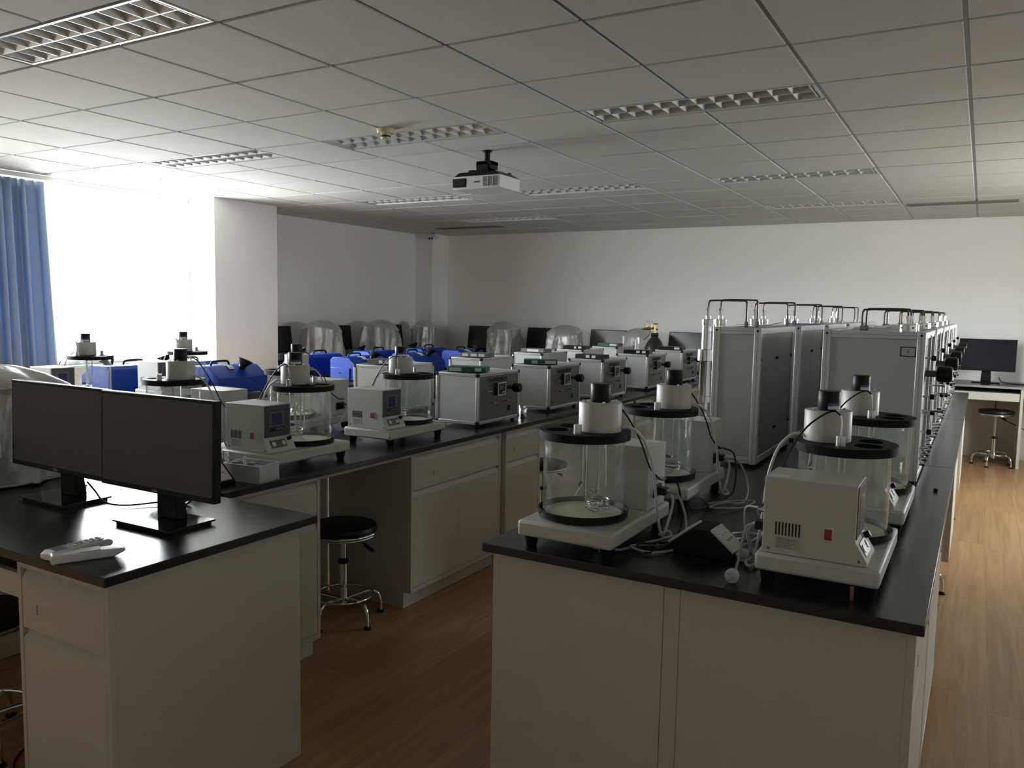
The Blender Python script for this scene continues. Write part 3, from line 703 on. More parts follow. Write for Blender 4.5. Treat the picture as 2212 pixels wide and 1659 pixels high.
for i, y in enumerate(LY):
    o = dup(cp_); o.location = (-3.365, y+CYW, T); o.rotation_euler = (0,0,PI)
    o['label'] = 'gas test box turned to the window, %s along from the glass baths' % ord_[i]
    o['group'] = 'aluminium framed gas test boxes'; cubes.append(o)
# flat boxed manuals lying on the test boxes
def manual(label, loc, rz, m, spine):
    t = thing('flat_box', label, 'box', loc, rz, 'flat boxes on the test boxes')
    MB().bx(-.11, .11, -.065, .065, 0, .030).build('carton', m, t, .0015)
    for i, (a, b) in enumerate(spine):
        MB().bx(a, b, -.0658, -.065, .006, .025).build('print_patch', 'paper', t)
CT = T+CZ0+CZH-.018
mk = [('green flat box with pale lettering on the first knobbed test box', 'green', [(-.10,-.03),(.05,.085)]), ('green flat box with pale lettering on the second knobbed test box', 'green', [(-.06,-.02),(.03,.10)]),
      ('black flat box with two white labels on the third knobbed test box', 'black', [(-.02,.01),(.03,.06)]), ('black flat box with white marks on the fourth knobbed test box', 'black', [(.0,.03),(.05,.08)]),
      ('black flat box with grey end on the knobbed test box nearest the gas cylinder', 'black', [(.04,.09)]),
      ('dark flat box on the window side test box nearest the glass baths', 'dark', [(-.02,.01),(.03,.05)]), ('whitish flat box on the second window side test box', 'bezel', [(-.09,-.04),(-.02,.03),(.045,.09)]),
      ('grey flat box on the third window side test box', 'bezel', [(-.05,.06)]), ('black flat box on the fourth window side test box', 'black', [(.0,.02),(.04,.07)]), ('long dark green flat box on the last window side test box', 'green', [(.02,.09)])]
for i, (lab, m, sp) in enumerate(mk):
    if i < 5: loc = (-2.365-CXW*.52, RY[i]+.13+.02*(i % 2), CT+.0005)
    else: loc = (-3.365+CXW*.5, LY[i-5]+.16, CT+.0005)
    manual(lab, loc, (.12, .25, -.05, .15, .05, 0, .1, -.04, .08, .02)[i]+(.25 if i < 2 else 0), m, sp)
# two short steel cylinders
for i, (x, y, h) in enumerate([(-2.375, 4.245, .062), (-2.43, 4.33, .066)]):
    t = thing('steel_cylinder', ['short polished steel cylinder between the first two test boxes, nearer the bench edge', 'short polished steel cylinder between the first two test boxes, nearer the steel panel'][i], 'cylinder', (x, y, T), 0, 'short steel cylinders')
    MB().lathe([(.0205,0),(.0215,.0015),(.0215,h-.0015),(.0205,h),(.0,h)], n=26).build('barrel', 'chrome', t)
    MB().lathe([(.019,h),(.019,h+.001),(.008,h+.001),(.008,h+.0002)], n=20).build('end_face', 'steel', t)

# ================================================================== tall cabinets on the right bench
def frame_box(t, x0, x1, y0, y1, z0, z1, e=.03):
    m = 'aluw'
    for xx in (x0, x1-e):
        for yy in (y0, y1-e):
            o = MB().bx(xx, xx+e, yy, yy+e, z0, z1).build('post', m, t, .003)
            MB().bx(xx+e/2-.002, xx+e/2+.002, yy-.0004, yy+.001, z0+.001, z1-.02).build('groove', 'greyd', o)
    for zz in (z0+.001, z1-e):
        for xx in (x0, x1-e): MB().bx(xx+.001, xx+e-.001, y0+e, y1-e, zz, zz+e-.001).build('rail', m, t, .003)
        for yy in (y0, y1-e):
            o = MB().bx(x0+e, x1-e, yy+.001, yy+e-.001, zz, zz+e-.001).build('rail', m, t, .003)
            MB().bx(x0+e, x1-e, yy+.0002, yy+.002, zz+e/2-.002, zz+e/2+.002).build('groove', 'greyd', o)
    for xx in (x0+e/2, x1-e/2): MB().cyl((xx, y0-.0005, z1-e*.45), (xx, y0+.001, z1-e*.45), .005, n=10).build('bolt_hole', 'black', t)
def utube(t, xa, xb, y, za, zb, zt):
    MB().tube([(xa,y,za),(xa,y,zt-.02),(xa+(.004 if xb > xa else -.004),y,zt-.005),(xa+(.02 if xb > xa else -.02),y,zt),(xb-(.02 if xb > xa else -.02),y,zt),(xb-(.004 if xb > xa else -.004),y,zt-.005),(xb,y,zt-.02),(xb,y,zb)], .0042, 8, 4).build('pipe', 'copper', t)
TH = .60
def tall_left():
    t = thing('tall_cabinet', '', 'cabinet')      # x 0..0.21, y 0..0.70 ; cylinders stand in front at negative x
    X, Y = .205, .70
    fm = MB().cyl((0,0,0),(0,0,.014),.014,n=12).mesh('foot')
    for xx in (.02, X-.02):
        for yy in (.02, Y-.02): link('foot', fm, None if fm.materials else 'rubber', t, 0, (xx, yy, 0))
    frame_box(t, 0, X, 0, Y, .014, TH)
    for nm, b in (('end_panel', (.03, X-.03, .006, .009, .044, TH-.03)), ('end_panel', (.03, X-.03, Y-.009, Y-.006, .044, TH-.03)), ('front_panel', (.006, .009, .03, Y-.03, .044, TH-.03)), ('top_panel', (.03, X-.03, .03, Y-.03, TH-.008, TH-.005))):
        MB().bx(*b).build(nm, 'panel', t)
    for k in (0, 1):
        y0 = .03+k*(Y-.06)/2
        d = MB().bx(X-.010, X-.006, y0+.001, y0+(Y-.06)/2-.001, .044, TH-.03).build('door', 'steelp', t)
        for yy in (.012, (Y-.06)/2-.012):
            for zz in (.14, TH-.14): MB().cyl((X-.006, y0+yy, zz), (X-.001, y0+yy, zz), .006, n=10).build('door_screw', 'black', d)
    for i, yy in enumerate((.16, .36)):
        cx = -.072
        c = MB().lathe([(.030,.27),(.038,.272),(.038,.30),(.034,.302),(.034,.455),(.036,.46),(.043,.462),(.043,.512),(.036,.514)], (cx,yy,-.02), 30).build('lower_cylinder', 'chrome', t)
        MB().lathe([(.027,.492),(.027,.625),(.030,.626),(.030,.648),(.027,.650),(.0,.650)], (cx,yy,-.02), 30).build('upper_cylinder', 'chrome', t)
        MB().lathe([(.012,.10),(.012,.25),(.030,.25)], (cx,yy,0), 20).build('piston_rod', 'chrome', t)
        MB().bx(cx, .0, yy-.012, yy+.012, .35, .364).build('arm', 'black', t)
        MB().cyl((cx,yy,.63), (cx,yy,.645), .012, n=16).cyl((cx,yy,.645), (cx,yy,.668), .006, n=6).cyl((cx,yy,.668), (cx,yy,.682), .009, n=6).build('fitting', 'chrome', t)
        utube(t, cx, .10, yy, .675, TH-.005, .715+.006*i)
        MB().cyl((.10,yy,TH-.006), (.10,yy,TH+.022), .009, n=6).build('fitting', 'steel', t)
    return t
def tall_right():
    t = thing('tall_cabinet', '', 'cabinet')      # x -0.37..0 front faces +x
    X, Y = .375, .70
    fm = MB().cyl((0,0,0),(0,0,.014),.014,n=12).mesh('foot')
    for xx in (-.02, -X+.02):
        for yy in (.02, Y-.02): link('foot', fm, None if fm.materials else 'rubber', t, 0, (xx, yy, 0))
    frame_box(t, -X, 0, 0, Y, .014, TH)
    for nm, b in (('end_panel', (-X+.03, -.03, .006, .009, .044, TH-.03)), ('end_panel', (-X+.03, -.03, Y-.009, Y-.006, .044, TH-.03)), ('rear_panel', (-X+.006, -X+.009, .03, Y-.03, .044, TH-.03)), ('top_panel', (-X+.03, -.03, .03, Y-.03, TH-.008, TH-.005))):
        MB().bx(*b).build(nm, 'panel', t)
    MB().bx(-.014, -.010, .03, Y-.03, .044, TH-.03).build('front_panel', 'steelp', t)
    MB().bx(-.010, -.007, .08, .34, .42, .54).build('inspection_window', 'dark', t)
    for yy in (.36, .66):
        MB().bx(-.008, .004, yy-.012, yy+.012, .03, TH-.02).build('front_rail', 'aluw', t, .002)
    kz = .42
    MB().cyl((-.01,.35,kz), (.03,.35,kz), .014).build('knob_stem', 'steel', t)
    MB().cyl((.03,.35,kz), (.036,.35,kz), .028, .034).cyl((.036,.35,kz), (.083,.35,kz), .034).cyl((.083,.35,kz), (.09,.35,kz), .034, .028).build('regulator_knob', 'black', t, .002)
    for yy, zz in ((.14,.495),(.2,.335),(.3,.26),(.12,.20)):
        MB().cyl((-.01,yy,zz), (.018,yy,zz), .004, n=8).build('valve_stem', 'chrome', t); MB().cyl((.018,yy,zz), (.034,yy,zz), .011, n=12).build('valve_knob', 'black', t)
    for yy, zz in ((.5,.36),(.55,.24),(.18,.28)):
        MB().cyl((-.01,yy,zz), (.05,yy,zz), .0035, n=8).cyl((.05,yy,zz), (.058,yy,zz), .006, n=8).build('lever', 'chrome', t)
    for i in range(5):
        yy = .08+i*.13
        MB().cyl((-.01,yy,.075), (.022,yy,.075), .007, n=8).cyl((.012,yy,.075), (.018,yy,.075), .011, n=6).build('outlet_fitting', 'chrome', t)
        MB().cyl((-.01,yy+.05,.115), (.02,yy+.05,.115), .006, n=8).build('outlet_fitting', 'chrome', t)
    for i, yy in enumerate((.13, .27)):
        MB().lathe([(.028,TH-.05),(.034,TH-.048),(.034,TH+.026),(.032,TH+.028),(.0,TH+.028)], (-.075,yy,0), 26).build('cylinder_head', 'chrome', t)
        for a_ in (-2.2, -.9): MB().cyl((-.075+.0342*math.cos(a_), yy+.0342*math.sin(a_), TH+.014), (-.075+.0335*math.cos(a_), yy+.0335*math.sin(a_), TH+.014), .004, n=8).build('bolt_hole', 'black', t)
        MB().cyl((-.075,yy,TH+.026), (-.075,yy,TH+.05), .007, n=6).cyl((-.075,yy,TH+.05), (-.075,yy,TH+.062), .010, n=6).build('fitting', 'chrome', t)
        utube(t, -.245, -.075, yy+.0, TH-.004, TH+.058, TH+.085+.004*i)
        MB().cyl((-.245,yy,TH-.006), (-.245,yy,TH+.018), .009, n=6).build('fitting', 'steel', t)
    return t
mat('steelp', (.40, .405, .41), .33, .75, noise=.03, nscale=12)
tl = tall_left(); tr = tall_right()
TY = [3.47, 4.34, 5.21, 6.09, 6.96]
for i, y in enumerate(TY):
    o = tl if i == 0 else dup(tl)
    o.location = (-1.007, y, T); o['group'] = 'narrow tall cabinets with chrome cylinders'
    o['label'] = ['narrow tall grey cabinet fronted by the two full chrome cylinders, beside the viscosity baths'] [0] if i == 0 else 'narrow tall grey cabinet with chrome cylinders, %s along from the viscosity baths' % ord_[i]
for i, y in enumerate(TY):
    o = tr if i == 0 else dup(tr)
    o.location = (-.185, y+.02, T); o['group'] = 'deep tall cabinets with black knobs'
    o['label'] = 'deep tall grey cabinet with a framed number 1 on its end panel' if i == 0 else 'deep tall grey cabinet with black knobs, %s along from the one marked 1' % ord_[i]
    if i == 0:
        n = MB().bx(-.085, -.033, .0045, .006, .505, .54).build('number_plate', 'panel', o)
        MB().bx(-.087, -.031, .0035, .0055, .503, .507).bx(-.087, -.031, .0035, .0055, .538, .542).bx(-.087, -.083, .0035, .0055, .507, .538).bx(-.035, -.031, .0035, .0055, .507, .538).build('plate_frame', 'dark', n)
        text('number', '1', .018, 'ink', n, face((-.059,.0040,.5225), (1,0,0), (.25,0,.97)), .0004)
tag(MB().bx(-.09, .09, -.06, .06, 0, .004).build('folder', 'bluep', None, .001, (-.905, 4.90, T+TH+.001), (0,0,.3)), 'blue folder lying on a narrow tall cabinet', 'folder')
def sheet(lab, loc, rz):
    vs, fs = [], []
    for i in range(7):
        for j in range(5): vs.append((-.105+.035*i, -.07+.035*j, .002+.004*math.sin(i*.9+j*.7)**2+.012*max(0, i-4)*.6))
    for i in range(6):
        for j in range(4): fs.append((i*5+j, i*5+j+1, (i+1)*5+j+1, (i+1)*5+j))
    o = MB().add(vs, fs).build('paper_sheet', 'paper', None, 0, loc, (0,0,rz)); s = o.modifiers.new('thick', 'SOLIDIFY'); s.thickness = .001
    tag(o, lab, 'paper')
sheet('white paper sheet on the cabinet fronted by chrome cylinders', (-.92, 3.93, T+TH+.001), .2)
sheet('curled paper sheet on the cabinet marked 1', (-.43, 3.95, T+TH+.001), .4)
sheet('paper sheet on the second deep tall cabinet', (-.38, 4.83, T+TH+.001), -.3)
sheet('paper sheet on the third narrow tall cabinet', (-.90, 5.79, T+TH+.001), .1)
# small black cap lying on the bench
tag(MB().lathe([(.006,0),(.008,.002),(.008,.009),(.004,.012),(.0,.012)], n=14).build('cap', 'rubber', None, 0, (-.115, 3.42, T)), 'small black cap lying on the worktop near the cabinet marked 1', 'cap')

# ================================================================== blue instruments
def blue_proto():
    t = thing('blue_instrument', '', 'instrument')      # sloped side faces +x ; x -0.32..0, y 0..0.46
    X, Y, Zt = .32, .46, .205
    fm = MB().cyl((0,0,0),(0,0,.012),.012,n=12).mesh('foot')
    for xx in (-.03, -X+.03):
        for yy in (.03, Y-.03): link('foot', fm, None if fm.materials else 'rubber', t, 0, (xx, yy, 0))
    b = MB().prism([(-X,.012),(0,.012),(0,.125),(-.115,Zt),(-X+.03,Zt),(-X,Zt-.025)], 'y', 0, Y).build('case', 'blue', t, .004)
    d = MB().bx(-X+.01, -.09, -.010, .001, .022, .115).build('end_door', 'blue', t, .003)
    MB().bx(-X+.11, -X+.122, -.013, -.009, .06, .074).build('latch', 'black', d)
    MB().tube([(-X+.12,Y*.22,Zt),(-X+.12,Y*.24,Zt+.022),(-X+.12,Y*.3,Zt+.03),(-X+.12,Y*.5,Zt+.03),(-X+.12,Y*.56,Zt+.022),(-X+.12,Y*.58,Zt)], .008, 10, 4).build('handle', 'black', t)
    # eyepiece hood on the slope
    p0 = Vector((-.085, Y*.62, .185)); d = Vector((.42, .25, .87)).normalized()
    MB().cyl(p0-d*.02, p0+d*.02, .022, .026).build('eyepiece_tube', 'black', t)
    bm = MB(); n = 24; vs = []; a = Vector((.85,-.1,-.4)).normalized(); a = (a-d*a.dot(d)).normalized(); c = d.cross(a)
    for k, (h, r1, r2) in enumerate(((.02,.026,.026),(.04,.044,.036),(.068,.066,.05),(.062,.060,.045),(.03,.03,.026))):
        for i in range(n): q = 2*PI*i/n; vs.append(p0+d*(h+(.012*math.cos(q) if 0 < k < 4 else 0))+a*math.cos(q)*r1+c*math.sin(q)*r2)
    fs = [(k*n+i, k*n+(i+1) % n, (k+1)*n+(i+1) % n, (k+1)*n+i) for k in range(4) for i in range(n)]
    bm.add(vs, fs).build('eye_hood', 'rubber', t)
    MB().prism([(-.150,Zt+.001),(-.112,Zt+.001),(-.075,Zt-.022),(-.073,Zt-.020),(-.110,Zt+.004),(-.150,Zt+.004)], 'y', Y*.36, Y*.46).build('paper_tag', 'paper', t)
    MB().cyl((-.0,Y*.72,.09), (.004,Y*.72,.09), .006, n=10).build('dial', 'black', t)
    MB().cyl((-X+.05,Y*.8,Zt), (-X+.05,Y*.8,Zt+.004), .008, n=12).build('cap', 'white', t)
    return t
bl_ = blue_proto()
BR = [(3.885, 'blue instrument with eyepiece hood by the pillar, next to the window baths'), (5.37, 'bright blue instrument showing its end door, behind the glass baths'), (6.22, 'blue instrument with eyepiece hood, half hidden by a bath motor'), (7.08, 'blue instrument nearest the silver covers at the back wall')]
for i, (y, lab) in enumerate(BR):
    o = bl_ if i == 0 else dup(bl_)
    o.location = (-4.655, y, T); o['label'] = lab; o['group'] = 'blue instruments'
BL = [(2.43, 'blue instrument behind the box nearest the curtain'), (3.44, 'blue instrument between the two window baths, its plain back showing'), (3.92, 'blue instrument behind the second window bath'), (5.37, 'dark blue instrument with raised handle below the first silver cover'),
      (6.22, 'blue instrument with black handle below the second silver cover'), (7.10, 'dark blue instrument below the third silver cover')]
for y, lab in BL:
    o = dup(bl_); o.location = (-5.56, y+.46, T); o.rotation_euler = (0,0,PI); o['label'] = lab; o['group'] = 'blue instruments'

# ================================================================== monitors
def monitor(label, loc, rz, w=.54, h=.315, zb=.085, tilt=0, m='screen', logo=None, thick=.02, group=None):
    t = thing('monitor', label, 'monitor', loc, rz, group)      # screen faces local -y
    b = MB().bx(-w/2, w/2, -.005, thick, 0, h).build('body', 'black', t, .003, (0,0,zb), (-tilt,0,0))
    MB().bx(-w/2+.009, w/2-.009, -.0058, -.004, .017, h-.009).build('screen', m, b)
    MB().bx(-w/2+.06, w/2-.06, thick-.001, thick+.022, .05, h-.05).build('rear_cover', 'black', b, .008)
    if logo: text('logo', logo, .011, 'greyd', b, face((0,-.0054,.0085), (1,0,0), (0,0,1)), .0003)
    MB().add([(-.045,.035,.014),(.045,.035,.014),(.045,.075,.014),(-.045,.075,.014),(-.035,.03,zb+.12),(.035,.03,zb+.12),(.035,.05,zb+.12),(-.035,.05,zb+.12)], [(0,3,2,1),(4,5,6,7),(0,1,5,4),(1,2,6,5),(2,3,7,6),(3,0,4,7)]).build('stand', 'black', t, .003)
    MB().bx(-.125, .125, -.06, .11, .008, .014).bx(-.118, .118, -.052, .10, 0, .008).build('stand_base', 'standgloss', t, .0012)
    return t
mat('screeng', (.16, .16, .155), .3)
mat('screenm', (.085, .084, .091), .5)  # base lifted so the colour carries the glare haze over the desk screens
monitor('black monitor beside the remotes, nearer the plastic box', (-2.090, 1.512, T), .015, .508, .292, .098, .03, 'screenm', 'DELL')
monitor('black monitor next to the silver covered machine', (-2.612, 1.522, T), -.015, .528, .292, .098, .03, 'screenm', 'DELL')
# cable bundle under the monitors
o = MB()
for k in range(5):
    pts = []
    for i in range(9):
        a_ = i/8*2*PI*1.4+k; pts.append((-2.27+.05*math.cos(a_)*(1+.2*k/5), 1.73+.022*math.sin(a_), T+.008+.012*k+.008*math.sin(a_*2)))
    o.tube(pts, .003, 6, 4)
tag(o.build('cable_bundle', 'black'), 'tangled black cable bundle on the desk behind the monitor bases', 'cable')
tag(MB().tube([(-2.555,1.59,T+.06),(-2.50,1.58,T+.04),(-2.43,1.57,T+.012),(-2.36,1.60,T+.006),(-2.30,1.69,T+.008)], .0032, 8, 6).build('monitor_cable', 'black'), 'black cable running between the two monitor bases', 'cable')
tag(MB().tube([(-2.86,1.70,T+.004),(-2.80,1.69,T+.004),(-2.755,1.67,T+.02),(-2.745,1.66,T+.045),(-2.77,1.66,T+.05),(-2.785,1.66,T+.03),(-2.76,1.66,T+.008),(-2.735,1.70,T+.004)], .0035, 8, 6).build('looped_cable', 'black'), 'thin black cable with a loop beside the silver cover on the desk', 'cable')
# remotes
t = thing('remote_control', 'white remote control with grey keys lying on the desk', 'remote', (-2.025, 1.228, T+.0), PI/2)
MB().prism([(-.088,.006),(-.075,.0),(.075,.0),(.088,.008),(.088,.018),(.075,.024),(-.075,.026),(-.088,.018)], 'y', -.0215, .0215).build('case', 'white', t, .004)
for i in range(7):
    for j in range(3): MB().cb(.06-i*.015, -.012+j*.012, .0262, .009, .008, .003).build('key', 'greyd', t, .0008)
MB().cb(-.052, 0, .0265, .03, .032, .002).build('screen', 'bezel', t)
t = thing('remote_control', 'plain white remote control lying against the keyed one', 'remote', (-1.963, 1.216, T+.0), 1.12)
MB().prism([(-.085,.002),(-.08,.0),(.06,.0),(.088,.012),(.088,.020),(.06,.022),(-.08,.024),(-.085,.020)], 'y', -.020, .020).build('case', 'white', t, .004)
MB().bx(-.02, .03, -.018, .018, .0225, .0245).build('slide_cover', 'greyd', t, .001)
# power socket boxes
def socket_box(label, loc, rz, plate=True):
    t = thing('socket_box', label, 'socket box', loc, rz)
    MB().prism([(-.092,0),(.092,0),(.096,.012),(.02,.074),(-.02,.074),(-.096,.012)], 'y', -.06, .06).build('housing', 'rubber', t, .006)
    for s in (-1, 1):
        a_ = math.atan2(.062, .076)
        p = MB().cb(0, 0, 0, .084, .084, .008).build('socket_plate', 'white', t, .002, (s*.060, 0, .0475), (0, s*a_, 0))
        for xx, yy in ((.006,-.012),(.006,.0),(.006,.012),(.006,.022)): MB().cb(s*xx, yy, .0041, .007, .0035, .0008).build('socket_slot', 'ink', p)
        for yy in (-.012, .012): MB().cb(s*-.016, yy, .0041, .008, .0015, .0008).build('socket_slot', 'ink', p)
    return t
socket_box('black ridge-shaped power socket box with white plates, between the baths', (-.628, 2.172, T), -.05)
socket_box('black ridge-shaped power socket box beside the plastic box of bottles', (-2.44, 1.975, T), -.05)
# plastic box with bottles
t = thing('plastic_box', 'clear plastic box holding small boxes and bottles', 'plastic box', (-2.36, 2.118, T), .12)
a, b, h = .085, .055, .062
bm = MB()
bm.bx(-a, a, -b, b, 0, .003).bx(-a, -a+.002, -b, b, .003, h).bx(a-.002, a, -b, b, .003, h).bx(-a, a, -b, -b+.002, .003, h).bx(-a, a, b-.002, b, .003, h)
bm.build('tub', 'tub', t)
MB().bx(-a-.004, a+.004, -b-.004, -b+.003, h, h+.004).bx(-a-.004, a+.004, b-.003, b+.004, h, h+.004).bx(-a-.004, -a+.003, -b+.003, b-.003, h, h+.004).bx(a-.003, a+.004, -b+.003, b-.003, h, h+.004).build('rim', 'softbox', t, .001)
for i, (x, y, sx, sy, sz, m, nm) in enumerate([(-.05,-.02,.025,.03,.065,'brown','small_carton'), (-.012,-.012,.03,.025,.045,'dark','small_carton'), (.02,.01,.03,.03,.05,'bluegrey','small_carton'), (.05,-.01,.025,.04,.04,'brown','small_carton'), (-.02,.028,.03,.02,.055,'bluegrey','small_carton')]):
    tag(MB().cb(0, 0, sz/2, sx, sy, sz).build('small_carton', m, None, .001, (-2.36+x*.99-y*.12, 2.118+y*.99+x*.12, T+.0035), (0,0,.12)), ['tall brown carton in the clear plastic box', 'black carton in the clear plastic box', 'blue-grey carton in the middle of the clear plastic box', 'flat brown carton in the clear plastic box', 'blue-grey carton at the rear wall of the clear plastic box'][i], 'carton')
t = thing('bottle', 'small white capped bottle standing in the clear plastic box', 'bottle', (-2.394, 2.116, T+.0035))
MB().lathe([(.006,0),(.007,.002),(.007,.06),(.004,.065),(.004,.068)], n=14).build('body', 'plastic', t); MB().lathe([(.006,.068),(.006,.08),(.0,.08)], n=14).build('cap', 'white', t)
t = thing('bottle', 'slim clear bottle with white cap leaning beside the plastic box', 'bottle', (-2.475, 2.10, T))
MB().lathe([(.007,0),(.008,.002),(.008,.07),(.005,.075),(.005,.078)], n=14).build('body', 'tub', t); MB().lathe([(.008,.078),(.008,.093),(.0,.093)], n=14).build('cap', 'white', t)

# ================================================================== silver covered machines
def cover(label, loc, rz, wx, wy, h, seed):
    rnd = random.Random(seed); t = thing('dust_cover', label, 'dust cover', loc, rz, 'silver dust covers')
    n, k = 160, 34; vs, fs = [], []
    ph = [rnd.uniform(0, 6.28) for _ in range(8)]
    pleats = [(rnd.uniform(0, 2*PI), rnd.uniform(.05, .11), rnd.uniform(.09, .19), rnd.uniform(.4, 1.1)) for _ in range(12)]
    hs = .76
    for j in range(k+1):
        v = j/k
        for i in range(n):
            a = 2*PI*i/n; ca, sa = math.cos(a), math.sin(a)
            e = 7 if v < .8 else 5
            rr = 1/(abs(ca)**e+abs(sa)**e)**(1/e)
            sh = hs+.05*math.sin(a+ph[0])+.03*math.sin(2*a+ph[1])       # height of the shoulder edge
            if v < .70:
                q = v/.70; s_ = .98-.06*q; z = h*sh*q; top = 0
            else:
                q = (v-.70)/.30; s_ = .92*(1-q**1.25)+.02; z = h*(sh+(1-sh)*math.sin(q*PI/2)**.9); top = q
            f = 0
            for a0, wd, am, ln in pleats:
                d = (a-a0-.25*(v-.4)+PI) % (2*PI)-PI
                if abs(d) < wd*2.2: f += am*(1-abs(d)/(wd*2.2))*max(0, (1-v/(.78*ln+.2)))**.5 if v < .78*ln+.2 else 0
            f += .022*math.sin(5*a+ph[2]+2.2*v)*(1-top)+.02*math.sin(9*a+ph[3]-3*v)*(1-v)
            f += .05*math.sin(v*7+ph[4])*math.sin(a*2+ph[5])*(1-top)*.6
            m_ = rr*s_*(1+f-.09)
            vs.append((wx/2*m_*ca, wy/2*m_*sa, z-.012*h*math.sin(3*a+ph[6])*top*(1-top)*4))
    for j in range(k):
        for i in range(n): fs.append((j*n+i, j*n+(i+1) % n, (j+1)*n+(i+1) % n, (j+1)*n+i))
    fs.append(tuple(range(k*n, (k+1)*n)))
    o = MB().add(vs, fs).build('fabric', 'silver', t, ang=28)
    tx = bpy.data.textures.new('wrinkle', 'CLOUDS'); tx.noise_scale = .11; tx.noise_depth = 2
    dm = o.modifiers.new('lumps', 'DISPLACE'); dm.texture = tx; dm.strength = .022; dm.mid_level = .5; dm.texture_coords = 'LOCAL'
    # stitched hem tape around the foot
    hem = [(wx/2*.99*math.cos(2*PI*i/48)/(abs(math.cos(2*PI*i/48))**7+abs(math.sin(2*PI*i/48))**7)**(1/7), wy/2*.99*math.sin(2*PI*i/48)/(abs(math.cos(2*PI*i/48))**7+abs(math.sin(2*PI*i/48))**7)**(1/7), .004) for i in range(48)]
    MB().tube(hem, .004, 6, 1, True).build('hem', 'greyd', t)
    return t
cover('silver dust cover over a machine at the desk end beside the monitors', (-3.17, 1.63, T+.01), .2, .52, .40, .41, 3)
CW = [(-6.72, 7.12, .36, .52, .47, 'silver dust cover closest to the white pillar'), (-6.72, 8.18, .36, .54, .47, 'silver dust cover in the middle of the left wall bench'), (-6.70, 9.10, .34, .34, .46, 'narrow silver dust cover at the corner pillar')]
for i, (x, y, a, b, h, lab) in enumerate(CW): cover(lab, (x, y, T+.01), .1*(i-1), a, b, h, 11+i)
CB = [(-5.50, 'silver dust cover on the back bench nearest the corner'), (-4.58, 'silver dust cover on the back bench in the middle'), (-3.60, 'silver dust cover on the back bench beside the gas cylinder')]
for i, (x, lab) in enumerate(CB): cover(lab, (x, 9.25, T+.01), .15*(i-1), .44, .40, [.47, .45, .44][i], 21+i)
for i, (y, lab) in enumerate([(6.68, 'dark monitor half hidden by the white pillar'), (7.72, 'dark monitor between the first two silver covers of the left wall'), (8.78, 'dark monitor between the second and the corner silver cover')]):
    monitor(lab, (-6.99, y, T), PI/2, .47, .31, .10, .12, 'screen', None, group='monitors on the wall benches')
for i, (x, lab) in enumerate([(-6.05, 'black monitor on the back bench nearest the corner'), (-5.10, 'black monitor on the back bench between the first two silver covers'), (-4.14, 'black framed monitor with greyish screen on the back bench'), (-3.10, 'black monitor on the back bench between gas cylinder and chrome cylinders')]):
    monitor(lab, (x, 9.55, T), -.12*(1 if i != 2 else 0), .49, .32, .09, .14, 'screen' if i != 2 else 'screeng', None, group='monitors on the wall benches')
monitor('black monitor on the back bench above the chrome stool, with free wall around', (.06, 9.40, T), -.02, .50, .32, .12, .03, 'screen', None, group='monitors on the wall benches')
tag(MB().tube([(.17,9.44,T+.06),(.20,9.42,T+.02),(.27,9.38,T+.006),(.38,9.36,T+.005),(.46,9.34,T+.006),(.55,9.25,T+.005)], .005, 8, 6).build('monitor_cable', 'black'), 'black cable trailing from the monitor above the chrome stool', 'cable')
tag(MB().tube([(.18,9.66,.71),(.17,9.62,.60),(.19,9.60,.45),(.40,9.58,.34),(.47,9.58,.30),(.52,9.58,.38),(.50,9.6,.5),(.56,9.62,.62),(.60,9.64,.72)], .004, 8, 6).build('hanging_cable', 'black'), 'black cable hanging under the back bench beside the stool', 'cable')
tag(MB().bx(.55, .60, 9.20, 9.55, T, 1.22).build('equipment_case', 'cabd', None, .004), 'pale equipment case standing on the back bench right of the monitor', 'case')
# gas cylinder
t = thing('gas_cylinder', 'dark gas cylinder with brass regulator standing behind the benches', 'gas cylinder', (-3.16, 8.62, 0))
MB().lathe([(.10,0),(.112,.01),(.114,.03),(.114,.99),(.108,1.04),(.092,1.085),(.068,1.125),(.046,1.15),(.036,1.165),(.034,1.19)], n=40).build('body', 'gasbody', t)
MB().lathe([(.040,1.165),(.042,1.168),(.042,1.20),(.036,1.205),(.0,1.205)], n=28).build('neck_ring', 'black', t)
MB().cyl((0,0,1.20),(0,0,1.30),.013).cyl((0,0,1.245),(.03,.01,1.245),.009).build('valve', 'brass', t)
MB().lathe([(.006,1.30),(.034,1.302),(.036,1.31),(.03,1.314),(.0,1.314)], n=20).build('handwheel', 'steel', t)
MB().cyl((0,0,1.255),(-.05,-.012,1.255),.012).cyl((-.05,-.012,1.255),(-.085,-.02,1.252),.019).cyl((-.085,-.02,1.252),(-.12,-.028,1.248),.014).cyl((-.035,-.01,1.255),(-.035,-.01,1.30),.006,n=10).cyl((-.085,-.02,1.255),(-.085,-.02,1.30),.006,n=10).build('regulator', 'brass', t)
MB().cyl((-.12,-.028,1.248),(-.14,-.033,1.246),.011).build('regulator_screw', 'chrome', t)
for k, xx in enumerate((-.035, -.095)):
    g = MB().cyl((xx,-.005-.01*k,1.325),(xx+.012,-.034-.01*k,1.325),.028,n=26).build('gauge', 'chrome', t)
    MB().cyl((xx+.012,-.034-.01*k,1.325),(xx+.0125,-.0352-.01*k,1.325),.024,n=26).build('gauge_dial', 'paper', g)
    MB().cb(xx+.013,-.0365-.01*k,1.329,.003,.0015,.022).build('needle', 'ink', g)
MB().tube([(-.05,-.012,1.243),(-.055,-.014,1.20),(-.09,-.02,1.15),(-.12,-.03,1.13)], .005, 8, 4).build('gas_line', 'chrome', t)

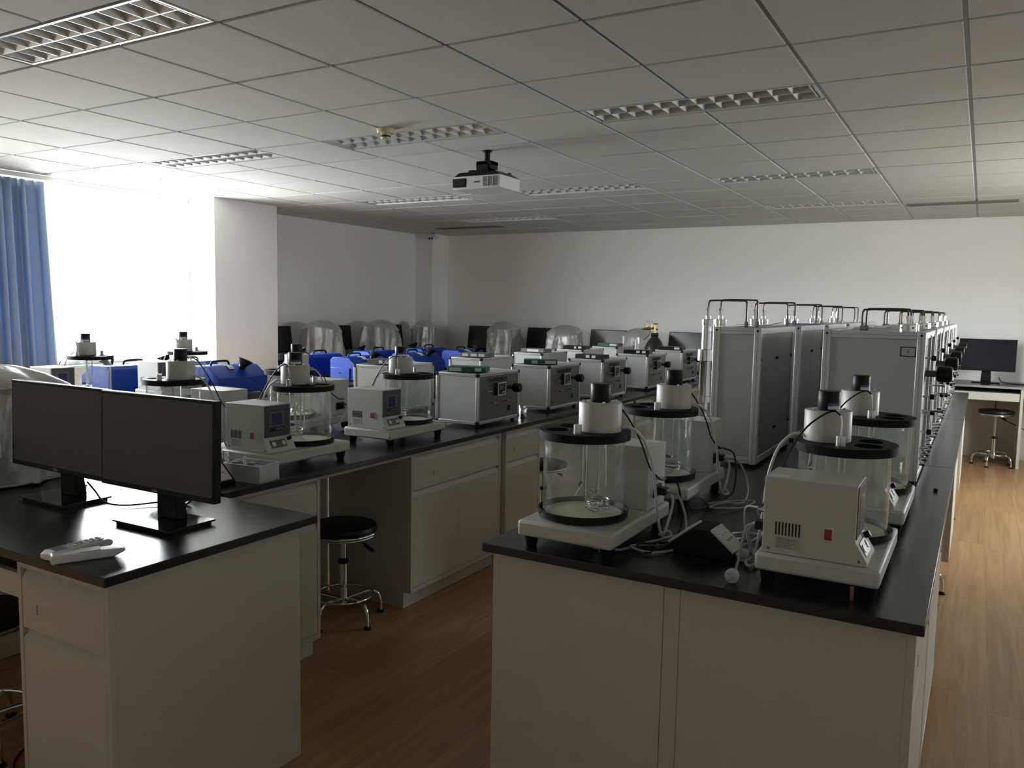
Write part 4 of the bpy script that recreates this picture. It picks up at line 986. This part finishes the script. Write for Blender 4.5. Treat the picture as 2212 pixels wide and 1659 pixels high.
# ================================================================== stools
def stool_proto(h):
    t = thing('lab_stool', '', 'stool')
    MB().lathe([(.12,h-.042),(.148,h-.036),(.156,h-.02),(.152,h-.006),(.13,h),(.0,h+.003)], n=40).build('seat', 'black', t)
    MB().torus((0,0,h-.040), .150, .006, 40, 8).torus((0,0,h-.052), .147, .004, 40, 8).build('seat_ring', 'chrome', t)
    MB().cyl((0,0,.24),(0,0,h-.04),.0125).build('pole', 'chrome', t)
    MB().cyl((0,0,.07),(0,0,.27),.019).cyl((0,0,.265),(0,0,.28),.022).build('sleeve', 'chrome', t)
    MB().lathe([(.022,.265),(.024,.267),(.024,.285),(.016,.29)], n=20).build('collar', 'black', t)
    MB().torus((0,0,.118), .135, .006, 40, 8).build('foot_ring', 'chrome', t)
    for k in range(5):
        a = 2*PI*k/5+.5; c, s = math.cos(a), math.sin(a)
        MB().tube([(c*.015,s*.015,.095),(c*.08,s*.08,.108),(c*.13,s*.13,.112),(c*.165,s*.165,.098),(c*.18,s*.18,.06),(c*.182,s*.182,.012)], .0085, 10, 5).build('leg', 'chrome', t)
        MB().lathe([(.017,0),(.018,.006),(.012,.013)], (c*.182,s*.182,0), 16).build('foot_pad', 'rubber', t)
    MB().tube([(0,.01,h-.05),(.05,.06,h-.07),(.085,.10,h-.095)], .004, 8, 3).build('lever', 'chrome', t)
    MB().tube([(.075,.088,h-.089),(.105,.122,h-.112)], .009, 8, 1).build('lever_grip', 'black', t)
    return t
s1 = stool_proto(.455); s1.location = (-2.49, 2.77, 0); s1.rotation_euler = (0,0,-.72); s1['label'] = 'black and chrome stool tucked in the knee gap beside the desk'; s1['group'] = 'lab stools'
for loc, lab, rz in [((-2.44, 4.65, 0), 'black stool under the bench beyond the narrow white cabinet', .3), ((-.255, 4.62, 0), 'stool under the tall cabinets bench, first along the bright aisle', .02), ((-.265, 6.45, 0), 'stool under the tall cabinets bench, second along the bright aisle', -.04), ((-2.74, 1.33, 0), 'stool pushed under the desk with the monitors', .5)]:
    o = dup(s1); o.location = loc; o.rotation_euler = (0,0,rz); o['label'] = lab
s2 = stool_proto(.55); s2.location = (.17, 9.16, 0); s2.rotation_euler = (0,0,.15); s2['label'] = 'tall chrome stool with black seat in front of the back bench'; s2['group'] = 'lab stools'
tag(MB().tube([(-2.45,1.75,.5),(-2.42,1.68,.25),(-2.38,1.6,.03),(-2.5,1.5,.006),(-2.62,1.45,.006),(-2.55,1.32,.006),(-2.4,1.28,.006),(-2.3,1.42,.006)], .004, 8, 6).build('floor_cable', 'black'), 'black cable running down under the desk to the floor', 'cable')
